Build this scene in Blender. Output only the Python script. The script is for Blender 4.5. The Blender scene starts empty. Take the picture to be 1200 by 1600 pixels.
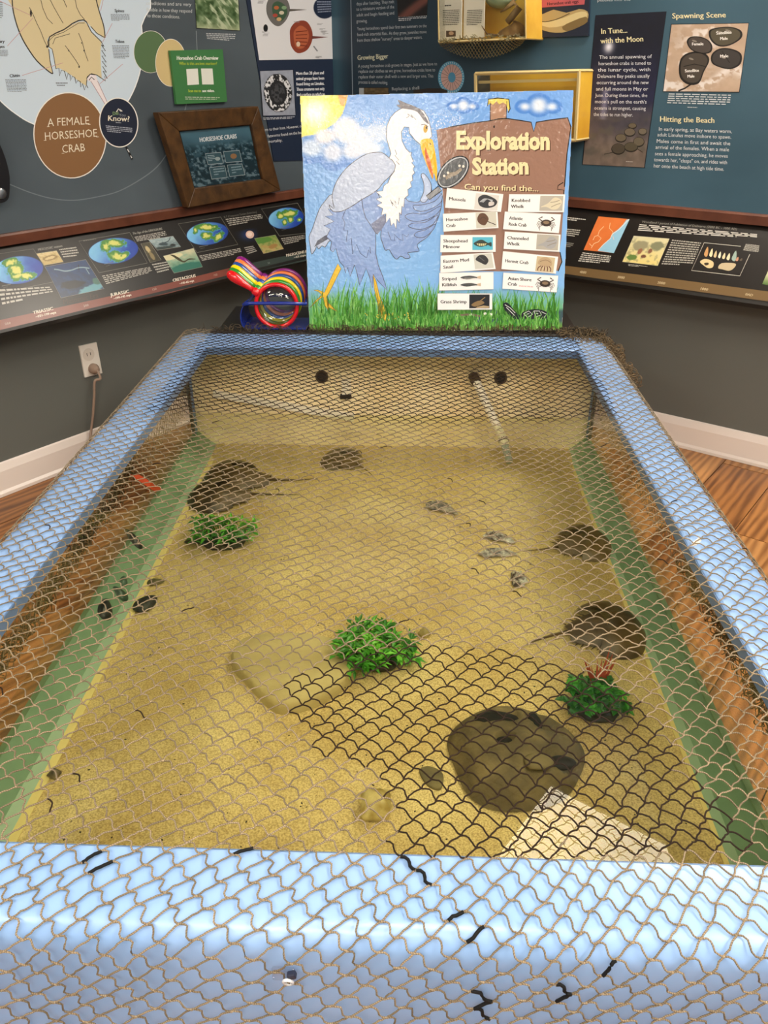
import bpy, bmesh, math, random
import numpy as np
from mathutils import Vector, Matrix

# ------------------------------------------------------------------ camera, world, lights
SC = bpy.context.scene
COL = SC.collection
CH = 1.3                                    # height of the camera above the floor
FPX, HY, VX = 1240.0, 105.0, 652.0          # focal length, horizon row, vanishing column of the tank
_p = math.atan((800 - HY) / FPX); _y = math.atan((VX - 600) * math.cos(_p) / FPX)
CR = np.array([math.cos(_y), math.sin(_y), 0.0])
CF = np.array([-math.sin(_y) * math.cos(_p), math.cos(_y) * math.cos(_p), -math.sin(_p)])
CU = np.cross(CR, CF)
CP = np.array([0, 0, CH])
cd = bpy.data.cameras.new('camera'); cam = bpy.data.objects.new('camera', cd); COL.objects.link(cam)
cd.sensor_fit = 'VERTICAL'; cd.sensor_height = 36.0; cd.sensor_width = 27.0; cd.lens = 36.0 * FPX / 1600.0
cd.clip_start = 0.02; cd.clip_end = 60
cam.matrix_world = Matrix(((CR[0], CU[0], -CF[0], 0), (CR[1], CU[1], -CF[1], 0), (CR[2], CU[2], -CF[2], CH), (0, 0, 0, 1)))
SC.camera = cam

W = bpy.data.worlds.new('world'); SC.world = W; W.use_nodes = True
W.node_tree.nodes['Background'].inputs[0].default_value = (1.0, 0.965, 0.92, 1)
W.node_tree.nodes['Background'].inputs[1].default_value = 0.78
SC.view_settings.view_transform = 'Standard'; SC.view_settings.look = 'None'
SC.view_settings.gamma = 1.0; SC.view_settings.exposure = -0.74
try: SC.view_settings.use_curve_mapping = False
except Exception: pass
LAMP = 36.0                                 # radiance of the ceiling panels

# ------------------------------------------------------------------ helpers
def lin(c):
    if isinstance(c, str):
        c = c.lstrip('#'); c = [int(c[i:i + 2], 16) / 255 for i in (0, 2, 4)]
    return tuple(((v + 0.055) / 1.055) ** 2.4 if v > 0.04045 else v / 12.92 for v in c)

def mat(name, col='#808080', rough=0.5, metal=0.0, emit=None, spec=0.5, noise=None, bump=None, coat=0.0):
    m = bpy.data.materials.new(name); m.use_nodes = True
    nt = m.node_tree; b = nt.nodes['Principled BSDF']
    c = lin(col)
    b.inputs['Base Color'].default_value = (*c, 1); b.inputs['Roughness'].default_value = rough
    b.inputs['Metallic'].default_value = metal; b.inputs['Specular IOR Level'].default_value = spec
    b.inputs['Coat Weight'].default_value = coat
    if emit:
        b.inputs['Emission Color'].default_value = (*lin(emit[0]), 1); b.inputs['Emission Strength'].default_value = emit[1]
    tc = None
    if noise or bump:
        tc = nt.nodes.new('ShaderNodeTexCoord')
    if noise:                                # (scale, second colour, low, high)
        n = nt.nodes.new('ShaderNodeTexNoise'); n.inputs['Scale'].default_value = noise[0]; n.inputs['Detail'].default_value = 6
        r = nt.nodes.new('ShaderNodeValToRGB')
        r.color_ramp.elements[0].position = noise[2]; r.color_ramp.elements[1].position = noise[3]
        r.color_ramp.elements[0].color = (*c, 1); r.color_ramp.elements[1].color = (*lin(noise[1]), 1)
        nt.links.new(tc.outputs['Object'], n.inputs['Vector']); nt.links.new(n.outputs['Fac'], r.inputs['Fac'])
        nt.links.new(r.outputs['Color'], b.inputs['Base Color'])
    if bump:                                 # (scale, strength, distance)
        n = nt.nodes.new('ShaderNodeTexNoise'); n.inputs['Scale'].default_value = bump[0]; n.inputs['Detail'].default_value = 4
        k = nt.nodes.new('ShaderNodeBump'); k.inputs['Strength'].default_value = bump[1]; k.inputs['Distance'].default_value = bump[2]
        nt.links.new(tc.outputs['Object'], n.inputs['Vector']); nt.links.new(n.outputs['Fac'], k.inputs['Height'])
        nt.links.new(k.outputs['Normal'], b.inputs['Normal'])
    return m

def print_mat(name, rough=0.5, bump=None, spec=0.5):     # flat print: colour comes from the piece's own colour attribute
    m = mat(name, '#808080', rough, bump=bump, spec=spec)
    a = m.node_tree.nodes.new('ShaderNodeAttribute'); a.attribute_name = 'ink'
    m.node_tree.links.new(a.outputs['Color'], m.node_tree.nodes['Principled BSDF'].inputs['Base Color'])
    return m

def clear_mat(name, tint, ior=1.33, rough=0.0, bump=None, gain=1.0):
    m = bpy.data.materials.new(name); m.use_nodes = True; nt = m.node_tree; nt.nodes.clear()
    o = nt.nodes.new('ShaderNodeOutputMaterial'); mx = nt.nodes.new('ShaderNodeMixShader')
    t = nt.nodes.new('ShaderNodeBsdfTransparent'); t.inputs[0].default_value = (*tint, 1)
    g = nt.nodes.new('ShaderNodeBsdfGlossy'); g.inputs['Roughness'].default_value = rough
    f = nt.nodes.new('ShaderNodeFresnel'); ge = nt.nodes.new('ShaderNodeNewGeometry'); mi = nt.nodes.new('ShaderNodeMix')
    mi.inputs[2].default_value = ior; mi.inputs[3].default_value = 1 / ior      # thin sheet: the same reflectance from either side
    nt.links.new(ge.outputs['Backfacing'], mi.inputs[0]); nt.links.new(mi.outputs[0], f.inputs[0])
    nt.links.new(f.outputs[0], mx.inputs[0])
    nt.links.new(t.outputs[0], mx.inputs[1]); nt.links.new(g.outputs[0], mx.inputs[2]); nt.links.new(mx.outputs[0], o.inputs[0])
    if bump:
        tc = nt.nodes.new('ShaderNodeTexCoord'); n = nt.nodes.new('ShaderNodeTexNoise'); n.inputs['Scale'].default_value = bump[0]
        k = nt.nodes.new('ShaderNodeBump'); k.inputs['Strength'].default_value = bump[1]; k.inputs['Distance'].default_value = bump[2]
        nt.links.new(tc.outputs['Object'], n.inputs['Vector']); nt.links.new(n.outputs['Fac'], k.inputs['Height'])
        nt.links.new(k.outputs['Normal'], g.inputs['Normal'])
    return m

def ploc(parent):
    return np.array(parent.matrix_world.translation) if False else np.array(parent['_loc']) if parent is not None and '_loc' in parent else np.zeros(3)

ROOTLOC = {}
def wl(o):
    return ROOTLOC.get(o.name, np.zeros(3)) if o is not None else np.zeros(3)

def obj(name, verts, faces, m, parent=None, smooth=False, kind=None, label=None, loc=None, cols=None):
    """one mesh object; verts are world coordinates"""
    verts = np.asarray(verts, dtype=float).reshape(-1, 3)
    base = wl(parent)
    o_loc = np.array(loc if loc is not None else (base if parent is not None else (0, 0, 0)), dtype=float)
    me = bpy.data.meshes.new(name)
    me.from_pydata((verts - o_loc).tolist(), [], faces if isinstance(faces, list) else faces.tolist())
    me.materials.append(m)
    if smooth: me.polygons.foreach_set('use_smooth', [True] * len(me.polygons))
    if cols is not None:
        a = me.color_attributes.new('ink', 'FLOAT_COLOR', 'POINT')
        c = np.ones((len(verts), 4)); c[:, :3] = cols; a.data.foreach_set('color', c.ravel())
    me.update()
    o = bpy.data.objects.new(name, me); COL.objects.link(o)
    if parent is not None: o.parent = parent
    o.location = (o_loc - base) if parent is not None else o_loc
    ROOTLOC[o.name] = o_loc
    if kind: o['kind'] = kind
    if label: o['label'] = label
    return o

def thing(name, label, cat, loc, group=None):
    o = bpy.data.objects.new(name, None); COL.objects.link(o); o.location = loc
    o.empty_display_size = 0.05
    ROOTLOC[o.name] = np.array(loc, dtype=float)
    o['label'] = label; o['category'] = cat
    if group: o['group'] = group
    return o

def tag(o, label, cat, group=None):
    o['label'] = label; o['category'] = cat
    if group: o['group'] = group
    return o

def struct(name, verts, faces, m, parent=None, **k):
    o = obj(name, verts, faces, m, parent, **k)
    if parent is None: o['kind'] = 'structure'
    return o

class MB:                                   # collects shapes for one mesh
    def __init__(s): s.v = []; s.f = []
    def add(s, v, f):
        n = len(s.v); s.v.extend([tuple(p) for p in v]); s.f.extend([tuple(i + n for i in q) for q in f]); return s
    def frame_box(s, o, ax, ay, az, bev=0.0):  # box from corner o with edge vectors
        o, ax, ay, az = [np.array(q, float) for q in (o, ax, ay, az)]
        if bev > 0:
            lx, ly, lz = [np.linalg.norm(q) for q in (ax, ay, az)]
            ux, uy, uz = ax / lx, ay / ly, az / lz; b = min(bev, lx * .45, ly * .45, lz * .45)
            bm = bmesh.new(); bmesh.ops.create_cube(bm, size=1.0)
            for v in bm.verts: v.co = Vector(((v.co.x + .5) * lx, (v.co.y + .5) * ly, (v.co.z + .5) * lz))
            bmesh.ops.bevel(bm, geom=bm.edges[:], offset=b, segments=2, profile=.5, affect='EDGES')
            bm.verts.index_update()
            vs = [o + ux * v.co.x + uy * v.co.y + uz * v.co.z for v in bm.verts]
            fs = [[v.index for v in f.verts] for f in bm.faces]; bm.free()
            return s.add(vs, fs)
        v = [o, o + ax, o + ax + ay, o + ay, o + az, o + ax + az, o + ax + ay + az, o + ay + az]
        return s.add(v, [(0, 3, 2, 1), (4, 5, 6, 7), (0, 1, 5, 4), (1, 2, 6, 5), (2, 3, 7, 6), (3, 0, 4, 7)])
    def box(s, x0, y0, z0, x1, y1, z1, bev=0.0):
        return s.frame_box((x0, y0, z0), (x1 - x0, 0, 0), (0, y1 - y0, 0), (0, 0, z1 - z0), bev)
    def prism(s, poly, d):                  # planar polygon swept by vector d
        n = len(poly); d = np.array(d, float)
        v = [np.array(p, float) for p in poly] + [np.array(p, float) + d for p in poly]
        f = [tuple(range(n))[::-1], tuple(range(n, 2 * n))] + [(i, (i + 1) % n, (i + 1) % n + n, i + n) for i in range(n)]
        return s.add(v, f)
    def tube(s, pts, rad, k=8, closed=False, cap=True):
        pts = [np.array(p, float) for p in pts]; n = len(pts)
        if not hasattr(rad, '__len__'): rad = [rad] * n
        vs = []; up = None
        for i in range(n):
            if closed: t = pts[(i + 1) % n] - pts[i - 1]
            else: t = pts[min(i + 1, n - 1)] - pts[max(i - 1, 0)]
            t = t / (np.linalg.norm(t) + 1e-9)
            if up is None: up = np.array([0, 0, 1.0]) if abs(t[2]) < .9 else np.array([1.0, 0, 0])
            a = np.cross(t, up); a /= np.linalg.norm(a) + 1e-9; b = np.cross(a, t); up = b
            for j in range(k):
                q = 2 * math.pi * j / k; vs.append(pts[i] + (a * math.cos(q) + b * math.sin(q)) * rad[i])
        fs = []
        for i in range(n if closed else n - 1):
            i2 = (i + 1) % n
            for j in range(k): fs.append((i * k + j, i * k + (j + 1) % k, i2 * k + (j + 1) % k, i2 * k + j))
        if cap and not closed: fs += [tuple(range(k))[::-1], tuple((n - 1) * k + j for j in range(k))]
        return s.add(vs, fs)
    def lathe(s, o, axis, prof, k=24):      # prof: list of (radius, height along axis)
        o = np.array(o, float); axis = np.array(axis, float); axis /= np.linalg.norm(axis)
        t = np.array([0, 0, 1.0]) if abs(axis[2]) < .9 else np.array([1.0, 0, 0])
        a = np.cross(axis, t); a /= np.linalg.norm(a); b = np.cross(axis, a); vs = []
        for r, h in prof:
            for j in range(k):
                q = 2 * math.pi * j / k; vs.append(o + axis * h + (a * math.cos(q) + b * math.sin(q)) * r)
        fs = [(i * k + j, i * k + (j + 1) % k, (i + 1) * k + (j + 1) % k, (i + 1) * k + j) for i in range(len(prof) - 1) for j in range(k)]
        if prof[0][0] > 1e-6: fs.append(tuple(range(k))[::-1])
        if prof[-1][0] > 1e-6: fs.append(tuple((len(prof) - 1) * k + j for j in range(k)))
        return s.add(vs, fs)
    def blob(s, c, r, seed=0, amp=.15, nu=14, nv=9, flat=0):
        rs = np.random.RandomState(seed); c = np.array(c, float); vs = []
        ph = rs.rand(6) * 6.28; fr = rs.randint(1, 4, 6)
        for i in range(nv + 1):
            th = math.pi * i / nv
            for j in range(nu):
                a = 2 * math.pi * j / nu
                k = 1 + amp * (math.sin(fr[0] * a + ph[0]) * math.sin(th) * .5 + math.sin(fr[1] * a + ph[1] + 3 * th) * math.sin(th) * .35 + math.sin(5 * a + ph[2] + 2 * th) * math.sin(th) * .2)
                p = np.array([math.sin(th) * math.cos(a) * r[0], math.sin(th) * math.sin(a) * r[1], math.cos(th) * r[2]]) * k
                if flat and p[2] < -r[2] * flat: p[2] = -r[2] * flat
                vs.append(c + p)
        fs = [(i * nu + j, (i + 1) * nu + j, (i + 1) * nu + (j + 1) % nu, i * nu + (j + 1) % nu) for i in range(nv) for j in range(nu)]
        return s.add(vs, fs)
    def build(s, name, m, parent=None, **k): return obj(name, s.v, s.f, m, parent, **k)

def rot2(v, a):
    c, s_ = math.cos(a), math.sin(a); return (v[0] * c - v[1] * s_, v[0] * s_ + v[1] * c)

# ---- surveying: where the line of sight through a pixel of the photograph meets a real surface
def rays(px, py):
    px = np.asarray(px, float)[..., None]; py = np.asarray(py, float)[..., None]
    return CR * (px - 600) - CU * (py - 800) + CF * FPX
class Plane:
    def __init__(s, p, nrm): s.p = np.array(p, float); s.n = np.array(nrm, float) / np.linalg.norm(nrm)   # normal towards the room
    def hit(s, px, py, off=0.0):
        r = rays(px, py); k = ((s.p - CP) @ s.n + off) / (r @ s.n); return CP + r * k[..., None]
def hz(px, py, z): return Plane((0, 0, z), (0, 0, 1)).hit(px, py)
def Z(rel): return CH + rel

# value noise
_rs = np.random.RandomState(5); _T = _rs.rand(256, 256)
def vn(x, y):
    xi = np.floor(x).astype(int); yi = np.floor(y).astype(int); fx = x - xi; fy = y - yi
    fx = fx * fx * (3 - 2 * fx); fy = fy * fy * (3 - 2 * fy)
    g = lambda a, b: _T[a % 256, b % 256]
    return (g(xi, yi) * (1 - fx) + g(xi + 1, yi) * fx) * (1 - fy) + (g(xi, yi + 1) * (1 - fx) + g(xi + 1, yi + 1) * fx) * fy
def fbm(x, y, o=4):
    r = 0; a = .5
    for i in range(o): r = r + a * vn(x * 2 ** i + 17 * i, y * 2 ** i + 31 * i); a *= .5
    return r / (1 - .5 ** o)
def inside(px, py, poly):
    r = np.zeros(np.shape(px), bool); n = len(poly)
    for i in range(n):
        x1, y1 = poly[i]; x2, y2 = poly[(i + 1) % n]
        if y1 == y2: continue
        r ^= ((y1 > py) != (y2 > py)) & (px < (x2 - x1) * (py - y1) / (y2 - y1) + x1)
    return r
def smooth_poly(p, k=4, closed=True):
    p = [np.array(q, float) for q in p]; n = len(p); out = []
    rng = range(n) if closed else range(n - 1)
    for i in rng:
        if closed: a, b, c, d = p[i - 1], p[i], p[(i + 1) % n], p[(i + 2) % n]
        else: a, b, c, d = p[max(i - 1, 0)], p[i], p[i + 1], p[min(i + 2, n - 1)]
        for j in range(k):
            t = j / k
            out.append(.5 * (2 * b + (c - a) * t + (2 * a - 5 * b + 4 * c - d) * t * t + (3 * b - a - 3 * c + d) * t ** 3))
    if not closed: out.append(p[-1])
    return out
def bil(q, u, v):                           # quad tl,tr,br,bl -> point
    q = [np.array(a, float) for a in q]
    u = np.asarray(u, float)[..., None]; v = np.asarray(v, float)[..., None]
    return (q[0] * (1 - u) + q[1] * u) * (1 - v) + (q[3] * (1 - u) + q[2] * u) * v

_fc = {}
def glyphs(s, off=0.0, shear=0.0, res=2):
    key = (s, off, shear)
    if key in _fc: return _fc[key]
    cu = bpy.data.curves.new('t', 'FONT'); cu.body = s; cu.resolution_u = res; cu.offset = off; cu.shear = shear; cu.fill_mode = 'FRONT'
    o = bpy.data.objects.new('t', cu); COL.objects.link(o)
    dg = bpy.context.evaluated_depsgraph_get(); me = bpy.data.meshes.new_from_object(o.evaluated_get(dg))
    v = np.array([q.co[:2] for q in me.vertices]).reshape(-1, 2); f = [list(q.vertices) for q in me.polygons]
    bpy.data.objects.remove(o); bpy.data.curves.remove(cu); bpy.data.meshes.remove(me)
    _fc[key] = (v, f); return v, f

class Art:
    """flat print on a plane: polygons, strokes, text and colour fields given in survey coordinates"""
    def __init__(s, plane, off=0.0): s.pl = plane; s.off = off; s.v = []; s.c = []; s.f = []; s.n = 0
    def raw(s, pts, faces, col, lay=0):
        pts = np.asarray(pts, float).reshape(-1, 2)
        w = s.pl.hit(pts[:, 0], pts[:, 1], s.off + lay * 0.00006)
        s.v.append(w)
        col = np.asarray(lin(col) if isinstance(col, str) else col, float)
        s.c.append(np.broadcast_to(col, (len(pts), 3)) if col.ndim == 1 else col)
        k = s.n; s.f.extend([[i + k for i in f] for f in faces]); s.n += len(pts)
    def poly(s, pts, col, lay=0): s.raw(pts, [list(range(len(pts)))], col, lay)
    def ell(s, cx, cy, rx, ry, col, lay=0, rot=0, k=32):
        p = []
        for i in range(k):
            a = 2 * math.pi * i / k; q = rot2((rx * math.cos(a), ry * math.sin(a)), rot); p.append((cx + q[0], cy + q[1]))
        s.poly(p, col, lay)
    def line(s, pts, w, col, lay=0, closed=False):
        pts = [np.array(p, float) for p in pts]; n = len(pts); v = []; f = []
        for i in range(n):
            if closed: t = pts[(i + 1) % n] - pts[i - 1]
            else: t = pts[min(i + 1, n - 1)] - pts[max(i - 1, 0)]
            t = t / (np.linalg.norm(t) + 1e-9); nn = np.array([-t[1], t[0]]) * w / 2; v += [pts[i] + nn, pts[i] - nn]
        m = n if closed else n - 1
        for i in range(m): j = (i + 1) % n; f.append([2 * i, 2 * j, 2 * j + 1, 2 * i + 1])
        s.raw(v, f, col, lay)
    def text(s, t, p0, p1, h, col, lay=2, off=0.0, shear=0.0, up=None, fit=True):
        if 0 < off and h < 10:               # small bold lettering: two impressions side by side
            for k_ in (-.22, .22): s.text(t, (p0[0] + k_, p0[1]), (p1[0] + k_, p1[1]), h, col, lay + (k_ > 0) * .3, 0.0, shear, up)
            return
        v, f = glyphs(t, off, shear)
        if len(v) == 0: return
        p0 = np.array(p0, float); p1 = np.array(p1, float); ex = (p1 - p0) / max(v[:, 0].max(), 1e-6)
        d = (p1 - p0) / np.linalg.norm(p1 - p0); u = np.array(up, float) if up is not None else np.array([d[1], -d[0]])
        u = u / np.linalg.norm(u) * h / 0.70
        s.raw(p0 + v[:, :1] * ex + v[:, 1:] * u, f, col, lay)
    def micro(s, quad, rows, col, lay=2, fill=.45, seed=1, w=None):    # print too small to read: rows of dashes
        rs = random.Random(seed); v = []; f = []
        for r in range(rows):
            a = r / rows; b = (r + fill) / rows; x = 0; end = 1 if r < rows - 1 else rs.uniform(.4, 1)
            while x < end:
                l = rs.uniform(.04, .13); x2 = min(x + l, end); k = len(v)
                v += [bil(quad, x, a), bil(quad, x2, a), bil(quad, x2, b), bil(quad, x, b)]; f.append([k, k + 1, k + 2, k + 3]); x = x2 + .02
        s.raw(v, f, col, lay)
    def field(s, poly, fn, step=1.5, lay=0):                        # colour field clipped to a polygon
        P = np.array(poly, float); x0, y0 = P.min(0); x1, y1 = P.max(0)
        nx = max(int((x1 - x0) / step), 2); ny = max(int((y1 - y0) / step), 2)
        X, Y = np.meshgrid(np.linspace(x0, x1, nx + 1), np.linspace(y0, y1, ny + 1))
        c = np.clip(np.array(fn(X, Y)), 0, 1)
        c = np.where(c > .04045, ((c + .055) / 1.055) ** 2.4, c / 12.92)
        cx = (X[:-1, :-1] + X[1:, 1:]) / 2; cy = (Y[:-1, :-1] + Y[1:, 1:]) / 2
        keep = inside(cx, cy, poly); idx = np.arange((nx + 1) * (ny + 1)).reshape(ny + 1, nx + 1)
        q = np.stack([idx[:-1, :-1], idx[:-1, 1:], idx[1:, 1:], idx[1:, :-1]], -1)[keep]
        used = np.unique(q); mp = -np.ones(idx.size, int); mp[used] = np.arange(len(used))
        s.raw(np.stack([X.ravel(), Y.ravel()], 1)[used], mp[q].tolist(), c.reshape(-1, 3)[used], lay)
    def qfield(s, quad, fn, nx, ny, lay=0):                         # colour field fitted to a quad, fn(u, v)
        U_, V_ = np.meshgrid(np.linspace(0, 1, nx + 1), np.linspace(0, 1, ny + 1))
        c = np.clip(np.array(fn(U_, V_)), 0, 1); c = np.where(c > .04045, ((c + .055) / 1.055) ** 2.4, c / 12.92)
        p = bil(quad, U_, V_).reshape(-1, 2); i = np.arange((nx + 1) * (ny + 1)).reshape(ny + 1, nx + 1)
        q = np.stack([i[:-1, :-1], i[:-1, 1:], i[1:, 1:], i[1:, :-1]], -1).reshape(-1, 4)
        s.raw(p, q.tolist(), c.reshape(-1, 3), lay)
    def build(s, name, m, parent, **k):
        return obj(name, np.concatenate(s.v), s.f, m, parent, cols=np.concatenate(s.c), **k)

def hexc(h): h = h.lstrip('#'); return np.array([int(h[i:i + 2], 16) / 255 for i in (0, 2, 4)])
def mixc(a, b, t): t = np.asarray(t)[..., None]; return a * (1 - t) + b * t
def sstep(a, b, x): t = np.clip((x - a) / (b - a), 0, 1); return t * t * (3 - 2 * t)
# ------------------------------------------------------------------ room shell
rnd = random.Random(3)
WL_A, WL_D = np.array([-1.425, 2.387]), np.array([0.58612, 0.81023])      # left wall: a foot point, its direction
WR_A, WR_D = np.array([1.015, 2.925]), np.array([0.82882, -0.55952])     # right wall
NL = np.array([0.81023, -0.58612, 0]); NR = np.array([-0.55952, -0.82882, 0])   # normals into the room
CORN = np.linalg.solve(np.array([NL[:2], NR[:2]]), np.array([NL[:2] @ WL_A, NR[:2] @ WR_A]))
LW = Plane((*WL_A, 0), NL); RW = Plane((*WR_A, 0), NR)
DL = np.array([*WL_D, 0]); DR = np.array([*WR_D, 0]); UZ = np.array([0, 0, 1.0])
C3 = np.array([*CORN, 0.0])
H = 2.7
LLEN, RLEN = 7.0, 6.0

m_wall_low = mat('grey_wall_paint', '#666a66', .55, bump=(350, .12, .002))
m_ceil = mat('ceiling_paint', '#e9e4da', .8, bump=(90, .3, .003))
m_white = mat('white_trim_paint', '#efe6e0', .35)
m_wood = mat('oak_ledge', '#6f4230', .35, noise=(14, '#573022', .35, .7))

def wall(name, d, n, L, m):
    a = C3; b = C3 - d * L if name.endswith('left') else C3 + d * L
    t = -n * .12
    return struct(name, [a, b, b + UZ * H, a + UZ * H, a + t, b + t, b + t + UZ * H, a + t + UZ * H],
                  [(0, 1, 2, 3), (7, 6, 5, 4), (0, 4, 5, 1), (3, 2, 6, 7), (0, 3, 7, 4), (1, 5, 6, 2)], m)
wall_left = wall('wall_left', DL, NL, LLEN, m_wall_low)
wall_right = wall('wall_right', DR, NR, RLEN, m_wall_low)
FL = C3 - DL * LLEN; FR = C3 + DR * RLEN; FB = FL + DR * RLEN
fl = MB().prism([C3 - UZ * .1, FL - UZ * .1, FB - UZ * .1, FR - UZ * .1], (0, 0, .094))
m_under = mat('floor_underlay', '#4a2f1c', .8)
floor = struct('floor', fl.v, fl.f, m_under)
ce = MB().prism([C3 + UZ * H, FR + UZ * H, FB + UZ * H, FL + UZ * H], (0, 0, .1))
ceiling = struct('ceiling', ce.v, ce.f, m_ceil)

# wood planks, one object each
def plank_mat(name, base, dark, seed):
    m = mat(name, base, .35); nt = m.node_tree; b = nt.nodes['Principled BSDF']
    tc = nt.nodes.new('ShaderNodeTexCoord'); mp = nt.nodes.new('ShaderNodeMapping')
    mp.inputs['Rotation'].default_value = (0, 0, -math.atan2(WL_D[1], WL_D[0])); mp.inputs['Scale'].default_value = (1.2, 9, 1); mp.inputs['Location'].default_value = (seed, seed * 2, 0)
    mp.vector_type = 'POINT'
    vm = nt.nodes.new('ShaderNodeVectorRotate'); vm.rotation_type = 'Z_AXIS'; vm.inputs['Angle'].default_value = -math.atan2(WL_D[1], WL_D[0])
    mp.inputs['Rotation'].default_value = (0, 0, 0)
    n = nt.nodes.new('ShaderNodeTexNoise'); n.inputs['Scale'].default_value = 2.2; n.inputs['Detail'].default_value = 5; n.inputs['Distortion'].default_value = 1.2
    w = nt.nodes.new('ShaderNodeTexWave'); w.wave_type = 'RINGS'; w.inputs['Scale'].default_value = 1.3; w.inputs['Distortion'].default_value = 9; w.inputs['Detail'].default_value = 3
    r = nt.nodes.new('ShaderNodeValToRGB'); r.color_ramp.elements[0].position = .25; r.color_ramp.elements[1].position = .75
    r.color_ramp.elements[0].color = (*lin(dark), 1); r.color_ramp.elements[1].color = (*lin(base), 1)
    mx = nt.nodes.new('ShaderNodeMath'); mx.operation = 'MULTIPLY_ADD'; mx.inputs[1].default_value = .35
    nt.links.new(tc.outputs['Object'], vm.inputs['Vector']); nt.links.new(vm.outputs[0], mp.inputs['Vector'])
    nt.links.new(mp.outputs[0], n.inputs['Vector']); nt.links.new(mp.outputs[0], w.inputs['Vector'])
    nt.links.new(w.outputs['Fac'], mx.inputs[0]); 
    m2 = nt.nodes.new('ShaderNodeMath'); m2.operation = 'MULTIPLY'; m2.inputs[1].default_value = .75
    nt.links.new(n.outputs['Fac'], m2.inputs[0]); nt.links.new(m2.outputs[0], mx.inputs[2])
    nt.links.new(mx.outputs[0], r.inputs['Fac']); nt.links.new(r.outputs['Color'], b.inputs['Base Color'])
    return m
PM = [plank_mat('oak_plank_a', '#c08a52', '#7a4c26', 1.3), plank_mat('oak_plank_b', '#b57c45', '#6b4020', 4.1), plank_mat('oak_plank_c', '#a8703c', '#623a1d', 7.7)]
def clip(poly, p, n):
    out = []
    for i in range(len(poly)):
        a, b = poly[i], poly[(i + 1) % len(poly)]; da = (a - p) @ n; db = (b - p) @ n
        if da >= 0: out.append(a)
        if da * db < 0: out.append(a + (b - a) * da / (da - db))
    return out
pw, pl_ = .19, 1.25
AX, AY = WL_D, np.array([WL_D[1], -WL_D[0]])
for i in range(0, 27):
    for j in range(-1, 5):
        o = CORN + AY * (i * pw) - AX * (j * pl_ + (i * 7 % 5) * .25)
        q = [o + AY * .0015 + AX * -.0015, o + AY * (pw - .0015) - AX * .0015, o + AY * (pw - .0015) - AX * (pl_ - .0015), o + AY * .0015 - AX * (pl_ - .0015)]
        q = clip(q, CORN + NL[:2] * .002, NL[:2]); q = clip(q, CORN + NR[:2] * .002, NR[:2]) if q else q
        c = sum(q) / len(q) if q else None
        if not q or len(q) < 3 or c[1] < -.6 or abs(c[0]) > 3.0: continue
        z0 = -.006; h = .006 + rnd.uniform(-.0004, .0004)
        mb = MB().prism([(p[0], p[1], z0) for p in q][::-1], (0, 0, h))
        mb.build('plank', PM[rnd.randrange(3)], floor)

# skirting boards
def profile_run(name, a, d, n, L, prof, m, kind='structure', parent=None):
    v = []; k = len(prof)
    for s_ in (0, L):
        for (q, z) in prof: v.append(a + d * s_ + n * q + UZ * z)
    f = [tuple(range(k))[::-1], tuple(range(k, 2 * k))] + [(i, (i + 1) % k, (i + 1) % k + k, i + k) for i in range(k)]
    return struct(name, v, f, m, parent)
bp = [(0, 0.001), (.022, 0.001), (.022, .012), (.014, .02), (.014, .088), (.010, .1), (.006, .112), (0, .116)]
profile_run('baseboard_left', C3, -DL, NL, LLEN, bp, m_white)
profile_run('baseboard_right', C3, DR, NR, RLEN, bp, m_white)

# ------------------------------------------------------------------ ceiling lights
m_diff = mat('lamp_diffuser', '#fff6e6', .4, emit=('#fff3e2', LAMP))
m_lframe = mat('white_metal', '#e8e8e4', .4)
WZ, SZ = Z(-.985), Z(-1.105)                # water surface, sand
def ceiling_light(o, e1, e2, label):
    c = o + (e1 + e2) / 2
    t = thing('ceiling_light', label, 'ceiling light', (c[0], c[1], H - .001), 'recessed ceiling light panels')
    u1 = e1 / np.linalg.norm(e1); u2 = e2 / np.linalg.norm(e2)
    MB().frame_box(o - UZ * .012, e1, e2, UZ * .006).build('diffuser', m_diff, t)
    fr = MB(); w = .03
    fr.frame_box(o - u1 * w - u2 * w - UZ * .02, e1 + u1 * 2 * w, u2 * w, UZ * .019); fr.frame_box(o - u1 * w + e2 - UZ * .02, e1 + u1 * 2 * w, u2 * w, UZ * .019)
    fr.frame_box(o - u1 * w - UZ * .02, u1 * w, e2, UZ * .019); fr.frame_box(o + e1 - UZ * .02, u1 * w, e2, UZ * .019)
    fr.build('frame', m_lframe, t)
    return t
def ceil_hit(px, py):                       # ceiling point mirrored in the water at a pixel
    w = hz(px, py, WZ); d = (w - CP) * np.array([1, 1, -1]); q = w + d * ((H - WZ) / d[2]); return np.array([q[0], q[1], H])
apex = ceil_hit(860, 1232)
ceiling_light(apex, -DL * .62, DR * 1.24, 'ceiling light panel over the right side of the touch tank')
_g = np.array([-.42, -1.28, H]) + DL * .31 - DR * .62
ceiling_light(_g, -DL * .62, DR * 1.24, 'ceiling light panel behind the camera, nearer one')
ceiling_light(apex - DR * 2.3 - DL * 2.7, -DL * .62, DR * 1.24, 'ceiling light panel over the left side of the room')
_g = np.array([.15, .05, H]) + DL * .31 - DR * .31  # added fill panel, out of view, brightening the far tank wall
ceiling_light(_g, -DL * .62, DR * .62, 'added small square fill light panel above the camera')
_g = np.array([1.95, -.75, H]) + DL * .31 - DR * .62  # unseen panel added for low light on the tank's far wall
ceiling_light(_g, -DL * .62, DR * 1.24, 'added fill light panel behind the camera, to its right')
_g = np.array([-2.05, -.85, H]) + DL * .31 - DR * .62  # left counterpart, also added to fill the far wall with light
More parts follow.
